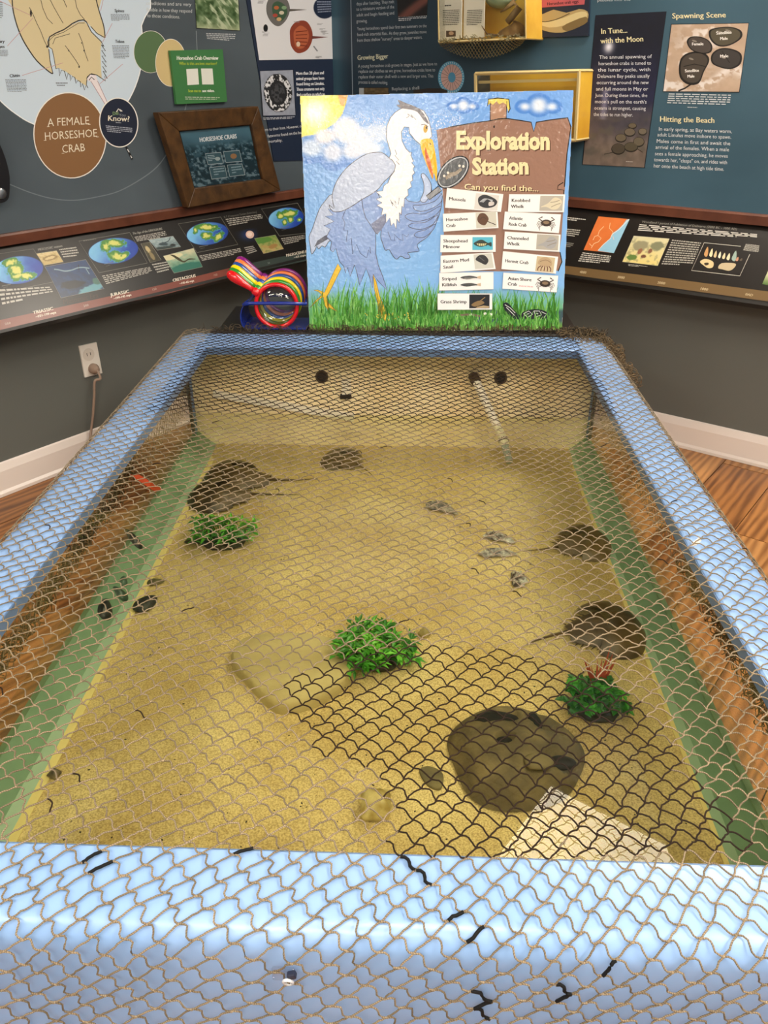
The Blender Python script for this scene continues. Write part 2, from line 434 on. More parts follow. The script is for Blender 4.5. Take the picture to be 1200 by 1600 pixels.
ceiling_light(_g, -DL * .62, DR * 1.24, 'added fill light panel behind the camera, to its left')
_g = np.array([-.55, -3.5, H]) + DL * .31 - DR * .62
ceiling_light(_g, -DL * .62, DR * 1.24, 'ceiling light panel farthest behind the camera')
ceiling_light(apex + DR * 1.9 - DL * 1.6, -DL * .62, DR * 1.0, 'ceiling light panel at the far right of the room')

# ------------------------------------------------------------------ touch tank
XI0, XI1, YI0, YI1 = -.610, .484, .552, 2.270        # opening of the rim
XO0, XO1, YO0, YO1 = -.722, .588, .455, 2.432        # outer edge of the rim
XW0, XW1, YW0, YW1 = -.705, .570, .472, 2.400        # inner faces of the walls
RZ = Z(-.72)
m_blue = mat('blue_gelcoat', '#8fb3e4', .32, noise=(5, '#86acde', .4, .7), coat=.08)
m_blue_in = mat('blue_gelcoat_edge', '#5f7ea8', .4)
m_cream = mat('cream_gelcoat', '#f6e6bc', .35, noise=(7, '#e8d09a', .35, .75), bump=(40, .1, .002))
m_green = mat('green_gelcoat', '#789a7a', .4, noise=(9, '#67896a', .4, .7))
m_greenlt = mat('pale_green_gelcoat', '#93b094', .4)
m_edge = mat('pale_yellow_gelcoat', '#dccb86', .45)
tank = thing('touch_tank', 'long rectangular touch tank with pale blue rim and clear side windows', 'tank', (-.07, 1.44, 0))
# rim: flat top with rounded outer shoulder and hanging apron, swept round the rectangle
def ring(prof):                             # prof: (overhang from inner opening 0..1 -> outward, z)
    v = []; f = []; k = len(prof)
    cs = [(-1, -1), (1, -1), (1, 1), (-1, 1)]
    R_ = 6; path = []
    for (sx, sy) in cs:
        for j in range(R_ + 1):
            path.append((sx, sy, j / R_))
    n = len(path)
    for (sx, sy, t) in path:
        for (w, z) in prof:
            # w: 0 at the opening, 1 at the outer edge, >1 outside
            x = (XI1 + (XO1 - XI1) * w) if sx > 0 else (XI0 - (XI0 - XO0) * w)
            y = (YI1 + (YO1 - YI1) * w) if sy > 0 else (YI0 - (YI0 - YO0) * w)
            r = max(.006, .05 * w) 
            idx = cs.index((sx, sy)); a = math.radians([180, 270, 0, 90][idx] + 90 * t)
            v.append((x - sx * r + r * math.cos(a), y - sy * r + r * math.sin(a), z))
    for i in range(n):
        for j in range(k - 1):
            f.append((i * k + j, ((i + 1) % n) * k + j, ((i + 1) % n) * k + j + 1, i * k + j + 1))
    return v, f
top = [(0, RZ - .024), (0, RZ - .003), (.03, RZ)]
for j in range(0, 7):
    a = math.pi / 2 * j / 6; top.append((.72 + .28 * math.sin(a), RZ - .03 + .03 * math.cos(a)))
top += [(1.03, RZ - .08), (1.06, RZ - .165), (1.0, RZ - .165), (.97, RZ - .08), (.9, RZ - .024), (0, RZ - .024)]
v, f = ring(top); obj('rim', v, f, m_blue, tank, smooth=False, label='pale blue rounded rim')
for p in bpy.data.objects['rim'].data.polygons: p.use_smooth = True
md = bpy.data.objects['rim'].modifiers.new('split', 'EDGE_SPLIT'); md.split_angle = math.radians(40)
mb = MB()   # dark inner lip of the rim
for (x0, y0, x1, y1) in ((XI0 - .001, YI0, XI0 + .002, YI1), (XI1 - .002, YI0, XI1 + .001, YI1), (XI0, YI1 - .002, XI1, YI1 + .001), (XI0, YI0 - .001, XI1, YI0 + .002)):
    mb.box(x0, y0, RZ - .026, x1, y1, RZ - .004)
mb.build('inner_lip', m_blue_in, tank)
# walls
zt, zb = RZ - .025, SZ - .05
ZW = Z(-1.05)
mb = MB().box(XW0 - .02, YW1, zb, XW1 + .012, YW1 + .02, zt); far = mb.build('end_wall', m_cream, tank)
mb = MB().box(XW0 - .012, YW0 - .008, zb, XW1 + .012, YW0, zt); mb.build('end_wall', m_cream, tank)
for x0, x1 in ((XW0 - .012, XW0 + .0), (XW1, XW1 + .012)):
    MB().box(x0, YW0, zb, x1, YW1, ZW).build('side_wall', m_green, tank)
# sloping green bands with a pale foot
def strip(xa, za, xb, zb_, name, m): 
    s_ = 1 if xb > xa else -1
    MB().prism([(xa, YW0, za), (xb, YW0, zb_), (xb, YW0, zb_ - .02), (xa, YW0, zb_ - .02)], (0, YW1 - YW0, 0)).build(name, m, tank)
strip(XW0, ZW, XW0 + .042, ZW - .038, 'sloping_ledge', m_green); strip(XW0 + .042, ZW - .038, XW0 + .060, SZ + .006, 'ledge_foot', m_greenlt)
strip(XW1, ZW - .005, XW1 - .040, ZW - .040, 'sloping_ledge', m_green); strip(XW1 - .040, ZW - .040, XW1 - .054, SZ + .006, 'ledge_foot', m_greenlt)
strip(XW0 + .060, SZ + .006, XW0 + .074, SZ + .003, 'sand_edge', m_edge); strip(XW1 - .054, SZ + .006, XW1 - .061, SZ + .003, 'sand_edge', m_edge)
m_acr = clear_mat('smoky_acrylic', (.93, .90, .84), 1.35)
MB().box(XW0 - .012, YW0 + .02, ZW, XW0, YW1 - .03, zt).build('side_window', m_acr, tank, label='clear acrylic window of the left side')
MB().box(XW1, YW0 + .02, ZW, XW1 + .012, YW1 - .03, zt).build('side_window', m_acr, tank, label='clear acrylic window of the right side')
MB().box(XW0 - .012, YW1 - .03, ZW, XW0 - .0, YW1, zt).build('corner_post', m_blue_in, tank)
MB().box(XW1, YW1 - .03, ZW, XW1 + .012, YW1, zt).build('corner_post', m_blue_in, tank)
# base cabinet under the tank, and the tank floor
MB().box(XW0 - .012, YW0 - .008, zb - .02, XW1 + .012, YW1 + .02, zb).build('tank_floor', m_cream, tank)
MB().box(XW0 + .1, YW0 + .1, 0.002, XW1 - .1, YW1 - .1, zb - .02, .01).build('pedestal', mat('dark_pedestal', '#3a4a60', .6), tank)
# back wall fittings: drain holes, short outlet, white diagonal strip
FW = Plane((0, YW1, 0), (0, -1, 0))
m_dark = mat('black_rubber_and_hole_shade', '#1b1712', .6); m_pvc = mat('white_pvc', '#ece4cc', .35); m_pvcg = mat('grey_pvc', '#8d9690', .4); m_pvcd = mat('brown_fitting', '#4a3a26', .5)
for px, py in ((503, 588), (782, 590)):
    c = FW.hit(px, py)
    rg = MB().lathe(c, (0, -1, 0), [(.0205, 0), (.0205, .006), (.0165, .006), (.0165, .0015), (.0, .0015)], 20).build('drain', m_pvcd, tank, label='dark round drain fitting')
    MB().lathe(c + np.array([0, -.002, 0]), (0, -1, 0), [(.0155, 0), (.0155, .0012), (0, .0012)], 16).build('hole_disc', m_dark, rg)  # black disc stands in for the unlit depth of the hole
q = FW.hit(np.array([334, 555, 553, 334]), np.array([609, 646, 657, 619]), .0)
MB().prism([q[0], q[1], q[2], q[3]], (0, -.012, 0)).build('white_strip', m_pvc, tank)
q = FW.hit(np.array([534, 548, 549, 535]), np.array([592, 592, 616, 616]), .0)
MB().prism([q[0], q[1], q[2], q[3]], (0, -.012, 0)).build('wall_clip', m_pvc, tank)
q = FW.hit(np.array([532, 549, 549, 532]), np.array([615, 614, 620, 621]), .0)
MB().prism([q[0], q[1], q[2], q[3]], (0, -.016, 0)).build('clip_foot', m_dark, tank)

# inlet pipe (a thing of its own, standing in the tank)
t = thing('inlet_pipe', 'white plastic pipe with a grey nozzle reaching down from the far wall', 'pipe', (.2, 2.30, WZ))
a = FW.hit(740, 590, .01); b = hz(786, 686, Z(-1.03)); b2 = hz(789, 697, Z(-1.045)); c_ = hz(796, 722, Z(-1.075))
MB().tube([a + np.array([0, .008, 0]), a + np.array([0, -.012, .006]), a + np.array([.006, -.03, -.004])], .016, 12).build('elbow', m_pvcd, t)
MB().tube([a + np.array([.004, -.02, 0]), b], .0135, 12).build('pipe', m_pvc, t)
MB().tube([b, b + (b2 - b) * .35], .0165, 12).build('clamp', m_dark, t)
MB().tube([b + (b2 - b) * .3, b2], .0145, 12).build('collar', m_pvc, t)
MB().tube([b2, c_], [.012, .011], 12).build('nozzle', m_pvcg, t)

# ------------------------------------------------------------------ sand and water
def sand_h(x, y):
    h = .006 * (fbm(x * 4 + 3, y * 4 + 1, 4) - .5) + .0016 * (fbm(x * 40, y * 40, 2) - .5)
    return h
nx, ny = 240, 360
X, Y = np.meshgrid(np.linspace(XW0 + .06, XW1 - .05, nx), np.linspace(YW0, YW1, ny))
_c = hz(450, 1052, SZ); _e = hz(805, 1180, SZ)
Zs = SZ + sand_h(X, Y)
# scour around buried slab and clump
for cc, rr in ((_c, .13), (_e, .125)):
    d = np.hypot(X - cc[0], Y - cc[1]) / rr; Zs = Zs - .006 * np.exp(-((d - 1.0) / .16) ** 2)
Zs = Zs + .010 * sstep(2.2, 2.4, Y)
i = np.arange(nx * ny).reshape(ny, nx)
F4 = np.stack([i[:-1, :-1], i[:-1, 1:], i[1:, 1:], i[1:, :-1]], -1).reshape(-1, 4)
m_sand = mat('golden_sand', '#d2c194', .85); nt = m_sand.node_tree; bs = nt.nodes['Principled BSDF']
tc = nt.nodes.new('ShaderNodeTexCoord')
n1 = nt.nodes.new('ShaderNodeTexNoise'); n1.inputs['Scale'].default_value = 5; n1.inputs['Detail'].default_value = 5
r1 = nt.nodes.new('ShaderNodeValToRGB'); r1.color_ramp.elements[0].position = .35; r1.color_ramp.elements[1].position = .7
r1.color_ramp.elements[0].color = (*lin('#c6ae74'), 1); r1.color_ramp.elements[1].color = (*lin('#dfcd96'), 1)
n2 = nt.nodes.new('ShaderNodeTexNoise'); n2.inputs['Scale'].default_value = 330; n2.inputs['Detail'].default_value = 3
r2 = nt.nodes.new('ShaderNodeValToRGB'); r2.color_ramp.elements[0].position = .34; r2.color_ramp.elements[1].position = .62
r2.color_ramp.elements[0].color = (.58, .52, .42, 1); r2.color_ramp.elements[1].color = (1.08, 1.06, 1.0, 1)
v3 = nt.nodes.new('ShaderNodeTexVoronoi'); v3.inputs['Scale'].default_value = 38
r3 = nt.nodes.new('ShaderNodeValToRGB'); r3.color_ramp.elements[0].position = .04; r3.color_ramp.elements[1].position = .075
r3.color_ramp.elements[0].color = (.14, .1, .06, 1); r3.color_ramp.elements[1].color = (1, 1, 1, 1)
m1 = nt.nodes.new('ShaderNodeMix'); m1.data_type = 'RGBA'; m1.blend_type = 'MULTIPLY'; m1.inputs[0].default_value = 1
m2 = nt.nodes.new('ShaderNodeMix'); m2.data_type = 'RGBA'; m2.blend_type = 'MULTIPLY'; m2.inputs[0].default_value = .35
L_ = nt.links
for n_ in (n1, n2, v3): L_.new(tc.outputs['Object'], n_.inputs['Vector'])
L_.new(n1.outputs['Fac'], r1.inputs['Fac']); L_.new(n2.outputs['Fac'], r2.inputs['Fac']); L_.new(v3.outputs['Distance'], r3.inputs['Fac'])
L_.new(r1.outputs['Color'], m1.inputs[6]); L_.new(r2.outputs['Color'], m1.inputs[7]); L_.new(m1.outputs[2], m2.inputs[6]); L_.new(r3.outputs['Color'], m2.inputs[7])
L_.new(m2.outputs[2], bs.inputs['Base Color'])
k = nt.nodes.new('ShaderNodeBump'); k.inputs['Strength'].default_value = .5; k.inputs['Distance'].default_value = .002
L_.new(n2.outputs['Fac'], k.inputs['Height']); L_.new(k.outputs['Normal'], bs.inputs['Normal'])
sand = obj('sand_bed', np.stack([X, Y, Zs], -1), F4, m_sand, None, smooth=True, kind='stuff')
tag(sand, 'golden coarse sand covering the bottom of the touch tank', 'sand')
m_water = clear_mat('tank_water', (.90, .92, .78), 1.33, 0.0, bump=(7, .04, .002))
wt = obj('water', [(XW0 + .001, YW0 + .001, WZ), (XW1 - .001, YW0 + .001, WZ), (XW1 - .001, YW1 - .001, WZ), (XW0 + .001, YW1 - .001, WZ)], [(0, 1, 2, 3)], m_water, None, kind='stuff')
tag(wt, 'clear still water filling the touch tank', 'water')
# dark grit scattered on the sand
mb = MB(); rs = random.Random(12)
for i in range(520):
    px, py = rs.uniform(90, 1090), rs.uniform(760, 1335)
    p = hz(px, py, SZ)
    if not (XW0 + .09 < p[0] < XW1 - .08): continue
    r = rs.choice([.0008, .0010, .0013, .0018])
    z = p[2] + sand_h(p[0], p[1]) + r * .3
    a = rs.uniform(0, 6.28); c, s_ = math.cos(a) * r, math.sin(a) * r; e = rs.uniform(1, 1.9)
    mb.add([(p[0] + c * e, p[1] + s_ * e, z), (p[0] - s_, p[1] + c, z), (p[0] - c * e, p[1] - s_ * e, z), (p[0] + s_, p[1] - c, z), (p[0], p[1], z + r)], [(0, 1, 4), (1, 2, 4), (2, 3, 4), (3, 0, 4)])
g = mb.build('dark_grit', mat('dark_shell_grit', '#2c2317', .7), None, kind='stuff'); tag(g, 'dark specks of shell grit strewn over the golden sand', 'grit')
# ------------------------------------------------------------------ netting draped over the tank
m_net = bpy.data.materials.new('twine'); m_net.use_nodes = True
nt = m_net.node_tree; b = nt.nodes['Principled BSDF']; b.inputs['Roughness'].default_value = .75; b.inputs['Specular IOR Level'].default_value = .25
at = nt.nodes.new('ShaderNodeAttribute'); at.attribute_name = 'ink'
uv = nt.nodes.new('ShaderNodeAttribute'); uv.attribute_name = 'twist'
wv = nt.nodes.new('ShaderNodeMath'); wv.operation = 'SINE'
nt.links.new(uv.outputs['Fac'], wv.inputs[0])
mr = nt.nodes.new('ShaderNodeMapRange'); mr.inputs[1].default_value = -1; mr.inputs[2].default_value = 1; mr.inputs[3].default_value = .55; mr.inputs[4].default_value = 1.2
nt.links.new(wv.outputs[0], mr.inputs[0])
mm = nt.nodes.new('ShaderNodeVectorMath'); mm.operation = 'SCALE'
nt.links.new(at.outputs['Vector'], mm.inputs[0]); nt.links.new(mr.outputs[0], mm.inputs[3]); nt.links.new(mm.outputs[0], b.inputs['Base Color'])

NXC = (XO0 + XO1) / 2
def prof(a, lo, hi, r):                     # arc length -> horizontal position, drop below the top
    a = np.asarray(a, float); x = a.copy(); d = np.zeros_like(a)
    for sgn, e in ((1, hi), (-1, lo)):
        q = sgn * (a - (e - sgn * r)); on = q > 0; ang = np.clip(q / r, 0, math.pi / 2)
        down = np.maximum(q - r * math.pi / 2, 0)
        x = np.where(on, (e - sgn * r) + sgn * (r * np.sin(ang) + .02 * down), x)
        d = np.where(on, r * (1 - np.cos(ang)) + down, d)
    return x, d
def drape(s, t):
    # fan the meshes out a little towards the near end
    k = np.clip((.62 - t) / .5, 0, 1.4); s = s * (1 + .10 * k) + .02 * np.sin(t * 4.1) * (1 - np.clip(abs(s) / .6, 0, 1))
    s = s + .30 * (t - .62) * -np.tanh((s + .0) / .3) * (t < .62) * .6
    x, dx = prof(s + NXC, XO0 - .006, XO1 + .006, .034); y, dy = prof(t, YO0 - .008, YO1 + .03, .036)
    inx = np.clip((x - XI0) / .18, 0, 1) * np.clip((XI1 - x) / .18, 0, 1); iny = np.clip((y - YI0) / .25, 0, 1) * np.clip((YI1 - y) / .25, 0, 1)
    sag = .012 * sstep(0, 1, inx) * sstep(0, 1, iny) * (1 + .5 * (fbm(x * 3 + 9, y * 3 + 2, 2) - .5))
    rip = (fbm(s * 6 + 40, t * 6 + 40, 3) - .35) * .016
    out = np.minimum((dx + dy) * 6, 1) * np.maximum(rip, 0)
    x = x + np.sign(s) * out * (dx > dy); y = y - out * (dy >= dx) * (dy > 0) * (t < 1)
    return np.stack([x, y, RZ + .0035 - sag - dx - dy], -1)
WC, HC = .0305, .0300
S0, S1 = -.655 - .25, .655 + .25
T0, T1 = YO0 - .20, YO1 + .012
NI = int((S1 - S0) / WC); NJ = int((T1 - T0) / (HC / 2))
I, J = np.meshgrid(np.arange(NI + 1), np.arange(NJ + 1))
s_ = S0 + (I + .5 * (J % 2)) * WC; t_ = T0 + J * HC / 2
g1 = fbm(I * .16 + 3, J * .09 + 5, 3) - .5; g2 = fbm(I * .14 + 60, J * .08 + 80, 3) - .5
rs = np.random.RandomState(4)
s_ = s_ + g1 * .030 + rs.normal(0, .0011, s_.shape); t_ = t_ + g2 * .036 + rs.normal(0, .0011, s_.shape)
# shear of the diamonds: leans one way on the left, the other on the right
t_ = t_ + .0
E = []
for j in range(NJ):
    odd = j % 2
    for i in range(NI + 1):
        E.append((j, i, j + 1, i, 0 if odd else 1))           # up and towards + or - side
        i2 = i + 1 if odd else i - 1
        if 0 <= i2 <= NI: E.append((j, i, j + 1, i2, 1 if odd else 0))
E = np.array(E)
n0 = E[:, 0] * (NI + 1) + E[:, 1]; n1_ = E[:, 2] * (NI + 1) + E[:, 3]
Sf, Tf = s_.ravel(), t_.ravel()
NS = 6
u = np.linspace(0, 1, NS + 1)
a_s, a_t, b_s, b_t = Sf[n0][:, None], Tf[n0][:, None], Sf[n1_][:, None], Tf[n1_][:, None]
ds, dt = b_s - a_s, b_t - a_t; ll = np.hypot(ds, dt)
fam = E[:, 4][:, None]                                            # family that leans one way hangs slack
amp = np.where(fam == 0, .0010, .0010) * (1 + rs.normal(0, .35, (len(E), 1)))
sgn = np.where(fam == 0, 1.0, 1.0)
off = sgn * amp * np.sin(2 * math.pi * u)[None, :] 
near_ = np.clip((.60 - (a_t + b_t) / 2) / .08, 0, 1)
off = off + near_ * np.where(fam == 0, .0023, -.0012) * np.sin(2 * math.pi * u)[None, :]
bow = (1 - .85 * near_) * (np.where(fam == 0, -.0034, .0006) * (1 + rs.normal(0, .25, (len(E), 1))) + rs.normal(0, .0006, (len(E), 1))) * np.sin(math.pi * u)[None, :]
ps = a_s + ds * u + (-dt / ll) * (off + bow); pt = a_t + dt * u + (ds / ll) * (off + bow)
P = drape(ps, pt) + rs.normal(0, .0003, ps.shape + (3,))
P[..., 2] += .0008 * np.sin(math.pi * u)[None, :]
mid = P[:, NS // 2]
# keep clear of the far corners' outside and of the black table
ok = ~((mid[:, 1] > YO1 + .004) & (mid[:, 2] < RZ - .004))
def strands(P, rad, k=5):
    n, m, _ = P.shape
    T = np.gradient(P, axis=1); T /= np.linalg.norm(T, axis=2, keepdims=True) + 1e-9
    up = np.where(abs(T[..., 2:3]) > .85, np.array([0, 1.0, 0]), np.array([0, 0, 1.0]))
    A = np.cross(T, up); A /= np.linalg.norm(A, axis=2, keepdims=True) + 1e-9; B = np.cross(A, T)
    ang = 2 * math.pi * np.arange(k) / k
    V = P[:, :, None, :] + rad * (A[:, :, None, :] * np.cos(ang)[:, None] + B[:, :, None, :] * np.sin(ang)[:, None])
    idx = np.arange(n * m * k).reshape(n, m, k)
    q = np.stack([idx[:, :-1, :], np.roll(idx[:, :-1, :], -1, 2), np.roll(idx[:, 1:, :], -1, 2), idx[:, 1:, :]], -1).reshape(-1, 4)
    L = np.cumsum(np.concatenate([np.zeros((n, 1)), np.linalg.norm(np.diff(P, axis=1), axis=2)], 1), 1)
    tw = (L[:, :, None] * 2600 + ang[None, None, :]).ravel() * 1.0
    return V.reshape(-1, 3), q, tw
def shade_mask(p):  # zones of strands in shade; the shade is put into the twine colour
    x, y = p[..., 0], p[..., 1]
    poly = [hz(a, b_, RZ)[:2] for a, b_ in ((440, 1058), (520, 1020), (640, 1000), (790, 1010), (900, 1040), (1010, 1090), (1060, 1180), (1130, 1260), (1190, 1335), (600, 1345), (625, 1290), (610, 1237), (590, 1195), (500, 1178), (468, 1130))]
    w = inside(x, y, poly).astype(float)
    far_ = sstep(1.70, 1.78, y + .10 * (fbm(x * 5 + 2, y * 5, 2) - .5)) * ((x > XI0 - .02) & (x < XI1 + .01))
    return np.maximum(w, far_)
twine_tan, twine_shaded = np.array(lin('#8a7b64')), np.array(lin('#2a1c13'))  # plain twine colour and its painted shade tone
shE = shade_mask(mid); shE = np.where(rs.rand(len(shE)) < .006, 1 - shE, shE)
tone = (.75 + .5 * rs.rand(len(shE)))[:, None]
CE = (twine_tan * (1 - shE[:, None]) + twine_shaded * shE[:, None]) * tone
# mending twine: the strands of black repairs
def near_px(pts, r):
    m_ = np.zeros(len(mid), bool)
    rel = mid - CP; zz = rel @ CF; X_ = 600 + FPX * (rel @ CR) / zz; Y_ = 800 - FPX * (rel @ CU) / zz
    for a, b_ in pts: m_ |= (np.hypot(X_ - a, Y_ - b_) < r)
    return m_
mend = near_px(((150, 1345), (388, 1337), (722, 1432), (738, 1455), (735, 1488), (735, 1520), (745, 1560), (757, 1572), (760, 1495), (745, 1470), (875, 1553), (960, 1508)), 13) & ok
black = near_px(((700, 1335), (660, 1370), (640, 1350)), 12) & ok
def net_mesh(name, sel, cols, rad, parent, label=None, kind=None):
    V, q, tw = strands(P[sel], rad)
    c = np.repeat(cols[sel], (NS + 1) * 5, 0)
    o = obj(name, V, q, m_net, parent, smooth=True, cols=c, label=label, kind=kind)
    a = o.data.attributes.new('twist', 'FLOAT', 'POINT'); a.data.foreach_set('value', tw)
    return o
net = thing('net_cover', 'knotted tan twine netting stretched over the whole touch tank', 'net', (-.07, 1.44, RZ))
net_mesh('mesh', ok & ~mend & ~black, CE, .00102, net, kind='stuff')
net_mesh('mending_twine', mend | black, np.full((len(E), 3), .006), .0019, net, label='black repairs tied into the tan netting', kind='stuff')
# knots
NP = drape(Sf, Tf); okn = ~((NP[:, 1] > YO1 + .004) & (NP[:, 2] < RZ - .004)); NP = NP[okn]
oc = np.array([(1, 0, 0), (0, 1, 0), (-1, 0, 0), (0, -1, 0), (0, 0, 1), (0, 0, -1)], float) * .0019
V = (NP[:, None, :] + oc[None] * np.array([1.2, 1, .8])).reshape(-1, 3)
ft = np.array([(0, 1, 4), (1, 2, 4), (2, 3, 4), (3, 0, 4), (1, 0, 5), (2, 1, 5), (3, 2, 5), (0, 3, 5)])
q = (ft[None] + 6 * np.arange(len(NP))[:, None, None]).reshape(-1, 3)
shN = shade_mask(NP)[:, None]; cN = (twine_tan * 1.15 * (1 - shN) + twine_shaded * shN)
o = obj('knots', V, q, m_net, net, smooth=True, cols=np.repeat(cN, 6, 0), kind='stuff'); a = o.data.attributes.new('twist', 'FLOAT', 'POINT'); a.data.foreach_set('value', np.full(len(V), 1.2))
# bunched hems: loose loops of spare netting
def tangle(name, path, n, spread, col, seed):
    r_ = np.random.RandomState(seed); path = np.array(path, float); out = []
    for i in range(n):
        k = r_.rand() * (len(path) - 1); a = int(k); c = path[a] + (path[a + 1] - path[a]) * (k - a)
        c = c + r_.normal(0, 1, 3) * spread
        d1 = r_.normal(0, 1, 3); d2 = r_.normal(0, 1, 3); R1 = r_.uniform(.006, .016)
        d1 /= np.linalg.norm(d1); d2 /= np.linalg.norm(d2)
        w = np.linspace(0, 4.2, NS * 2 + 1)
        out.append(c + R1 * (np.cos(w)[:, None] * d1 + np.sin(w)[:, None] * d2 + .3 * np.sin(2 * w + i)[:, None] * np.cross(d1, d2)))
    V, q, tw = strands(np.array(out), .0011, 4)
    c = np.broadcast_to(np.array(lin(col)), (len(V), 3))
    o = obj(name, V, q, m_net, net, smooth=True, cols=c, kind='stuff'); a = o.data.attributes.new('twist', 'FLOAT', 'POINT'); a.data.foreach_set('value', tw)
xs = XO0 - .022
tangle('bunched_hem', [(xs, .7, Z(-.955)), (xs, 1.3, Z(-.95)), (xs, 1.9, Z(-.93))], 520, np.array([.003, .01, .011]), '#4d4a33', 1)
xs = XO1 + .022
tangle('bunched_hem', [(xs, .7, Z(-.955)), (xs, 1.15, Z(-.94)), (xs, 1.5, Z(-.95))], 300, np.array([.003, .01, .011]), '#5a543a', 2)
tangle('bunched_hem', [(-.66, YO1 - .01, RZ + .008), (0, YO1 + .0, RZ + .007), (.5, YO1 - .005, RZ + .012), (.57, YO1 - .04, RZ + .012)], 330, np.array([.01, .006, .002]), '#4e4436', 3)
tangle('bunched_hem', [(.45, YO1 - .03, RZ + .010), (.56, YO1 - .05, RZ + .012), (.60, YO1 - .15, RZ - .01), (.608, YO1 - .35, RZ - .03)], 230, np.array([.008, .03, .003]), '#6b5a42', 4)
# ------------------------------------------------------------------ animals and things in the tank
def horseshoe_crab(px, py, length, ang, label, col='#5a4526', tail=.75, seed=0, lift=0.0, wide=1.0):
    """length of shell without tail; ang = heading of the head in the ground plane (degrees)"""
    c = hz(px, py, SZ + .01); z0 = SZ + .001 + lift
    t = thing('horseshoe_crab', label, 'horseshoe crab', (c[0], c[1], z0), 'horseshoe crabs in the touch tank')
    m = mat('crab_shell', col, .38, noise=(16, '#7a6238', .45, .8), bump=(120, .12, .002))
    m2 = mat('crab_shell_rear', col, .45, noise=(20, '#6c5530', .4, .8))
    a = math.radians(ang); fx = np.array([math.cos(a), math.sin(a), 0]); fy = np.array([-math.sin(a), math.cos(a), 0])
    o = np.array([c[0], c[1], z0]); Lp = length * .62; Wd = length * .50 * wide
    # front shell: horseshoe dome with swept back horns
    nu, nv = 40, 14; v = []
    for i in range(nv + 1):
        r = i / nv
        for j in range(nu + 1):
            th = -math.radians(128) + math.radians(256) * j / nu
            x = math.cos(th); y = math.sin(th)
            xx = x * Lp * (.62 if x > 0 else .72); yy = y * Wd * (1 - .10 * (x < 0) * abs(x))
            hgt = length * .23 * (1 - r ** 2.4) ** .8
            hgt += length * .018 * math.exp(-(yy * r / (length * .03)) ** 2) * (1 - r)          # middle ridge
            hgt += length * .014 * math.exp(-((abs(yy * r) - length * .22) / (length * .03)) ** 2) * (1 - r)
            v.append(o + fx * (xx * r + Lp * .12) + fy * yy * r + UZ * (hgt + .002))
    f = [(i * (nu + 1) + j, (i + 1) * (nu + 1) + j, (i + 1) * (nu + 1) + j + 1, i * (nu + 1) + j + 1) for i in range(nv) for j in range(nu)]
    front = obj('front_shell', v, f, m, t, smooth=True)
    for s in (-1, 1):
        MB().blob(o + fx * Lp * .18 + fy * s * length * .235 + UZ * length * .175, (length * .035, length * .014, length * .02), 1, .05, 8, 5).build('eye', m_dark, front, smooth=True)
    # rear shell: tapering plate with spines
    v = []; nu2, nv2 = 18, 8
    for i in range(nv2 + 1):
        s = i / nv2; hw = Wd * (.62 - .36 * s ** 1.3)
        for j in range(nu2 + 1):
            q = -1 + 2 * j / nu2
            v.append(o - fx * (Lp * .02 + s * length * .40) + fy * hw * q + UZ * (length * (.17 - .10 * s) * (1 - abs(q) ** 2.6) + .003 + length * .012 * math.exp(-(q / .1) ** 2)))
    f = [(i * (nu2 + 1) + j, i * (nu2 + 1) + j + 1, (i + 1) * (nu2 + 1) + j + 1, (i + 1) * (nu2 + 1) + j) for i in range(nv2) for j in range(nu2)]
    rear = obj('rear_shell', v, f, m2, t, smooth=True)
    sp = MB()
    for s in (-1, 1):
        for k_ in range(6):
            u_ = .2 + k_ * .13; hw = Wd * (.62 - .36 * u_ ** 1.3); b0 = o - fx * (Lp * .02 + u_ * length * .40) + fy * s * hw + UZ * .004
            sp.tube([b0, b0 + fy * s * length * .05 - fx * length * .06], [.0018, .0004], 5)
    sp.build('side_spines', m2, rear, kind='stuff')
    w = math.sin(seed * 2.1) * .15
    tp = [o - fx * (length * (.38 + tail * k_ / 6)) + fy * length * w * (k_ / 6) ** 2 + UZ * (.008 * (1 - k_ / 6) + .003) for k_ in range(7)]
    MB().tube(tp, [length * .022 * (1 - .85 * k_ / 6) for k_ in range(7)], 7).build('tail_spine', m2, t, smooth=True)
    return t
horseshoe_crab(537, 718, .155, 140, 'small horseshoe crab near the far wall of the tank, tail to the lower right', '#4a3a1c', .6, 1)
horseshoe_crab(372, 748, .24, 178, 'large horseshoe crab by the left window, farther one of the overlapping pair', '#3e2c14', .62, 2, wide=.82)
horseshoe_crab(345, 776, .21, 186, 'horseshoe crab by the left window, nearer of the overlapping pair, above the green plant', '#38290f', .7, 3, lift=.004, wide=.85)
horseshoe_crab(908, 848, .175, 20, 'olive brown horseshoe crab by the right window, farther of the two, beside the grey shells', '#5c4820', .55, 4)
horseshoe_crab(942, 982, .205, 12, 'dark horseshoe crab by the right window, nearer of the two, above the red tipped plant', '#433117', .62, 5)

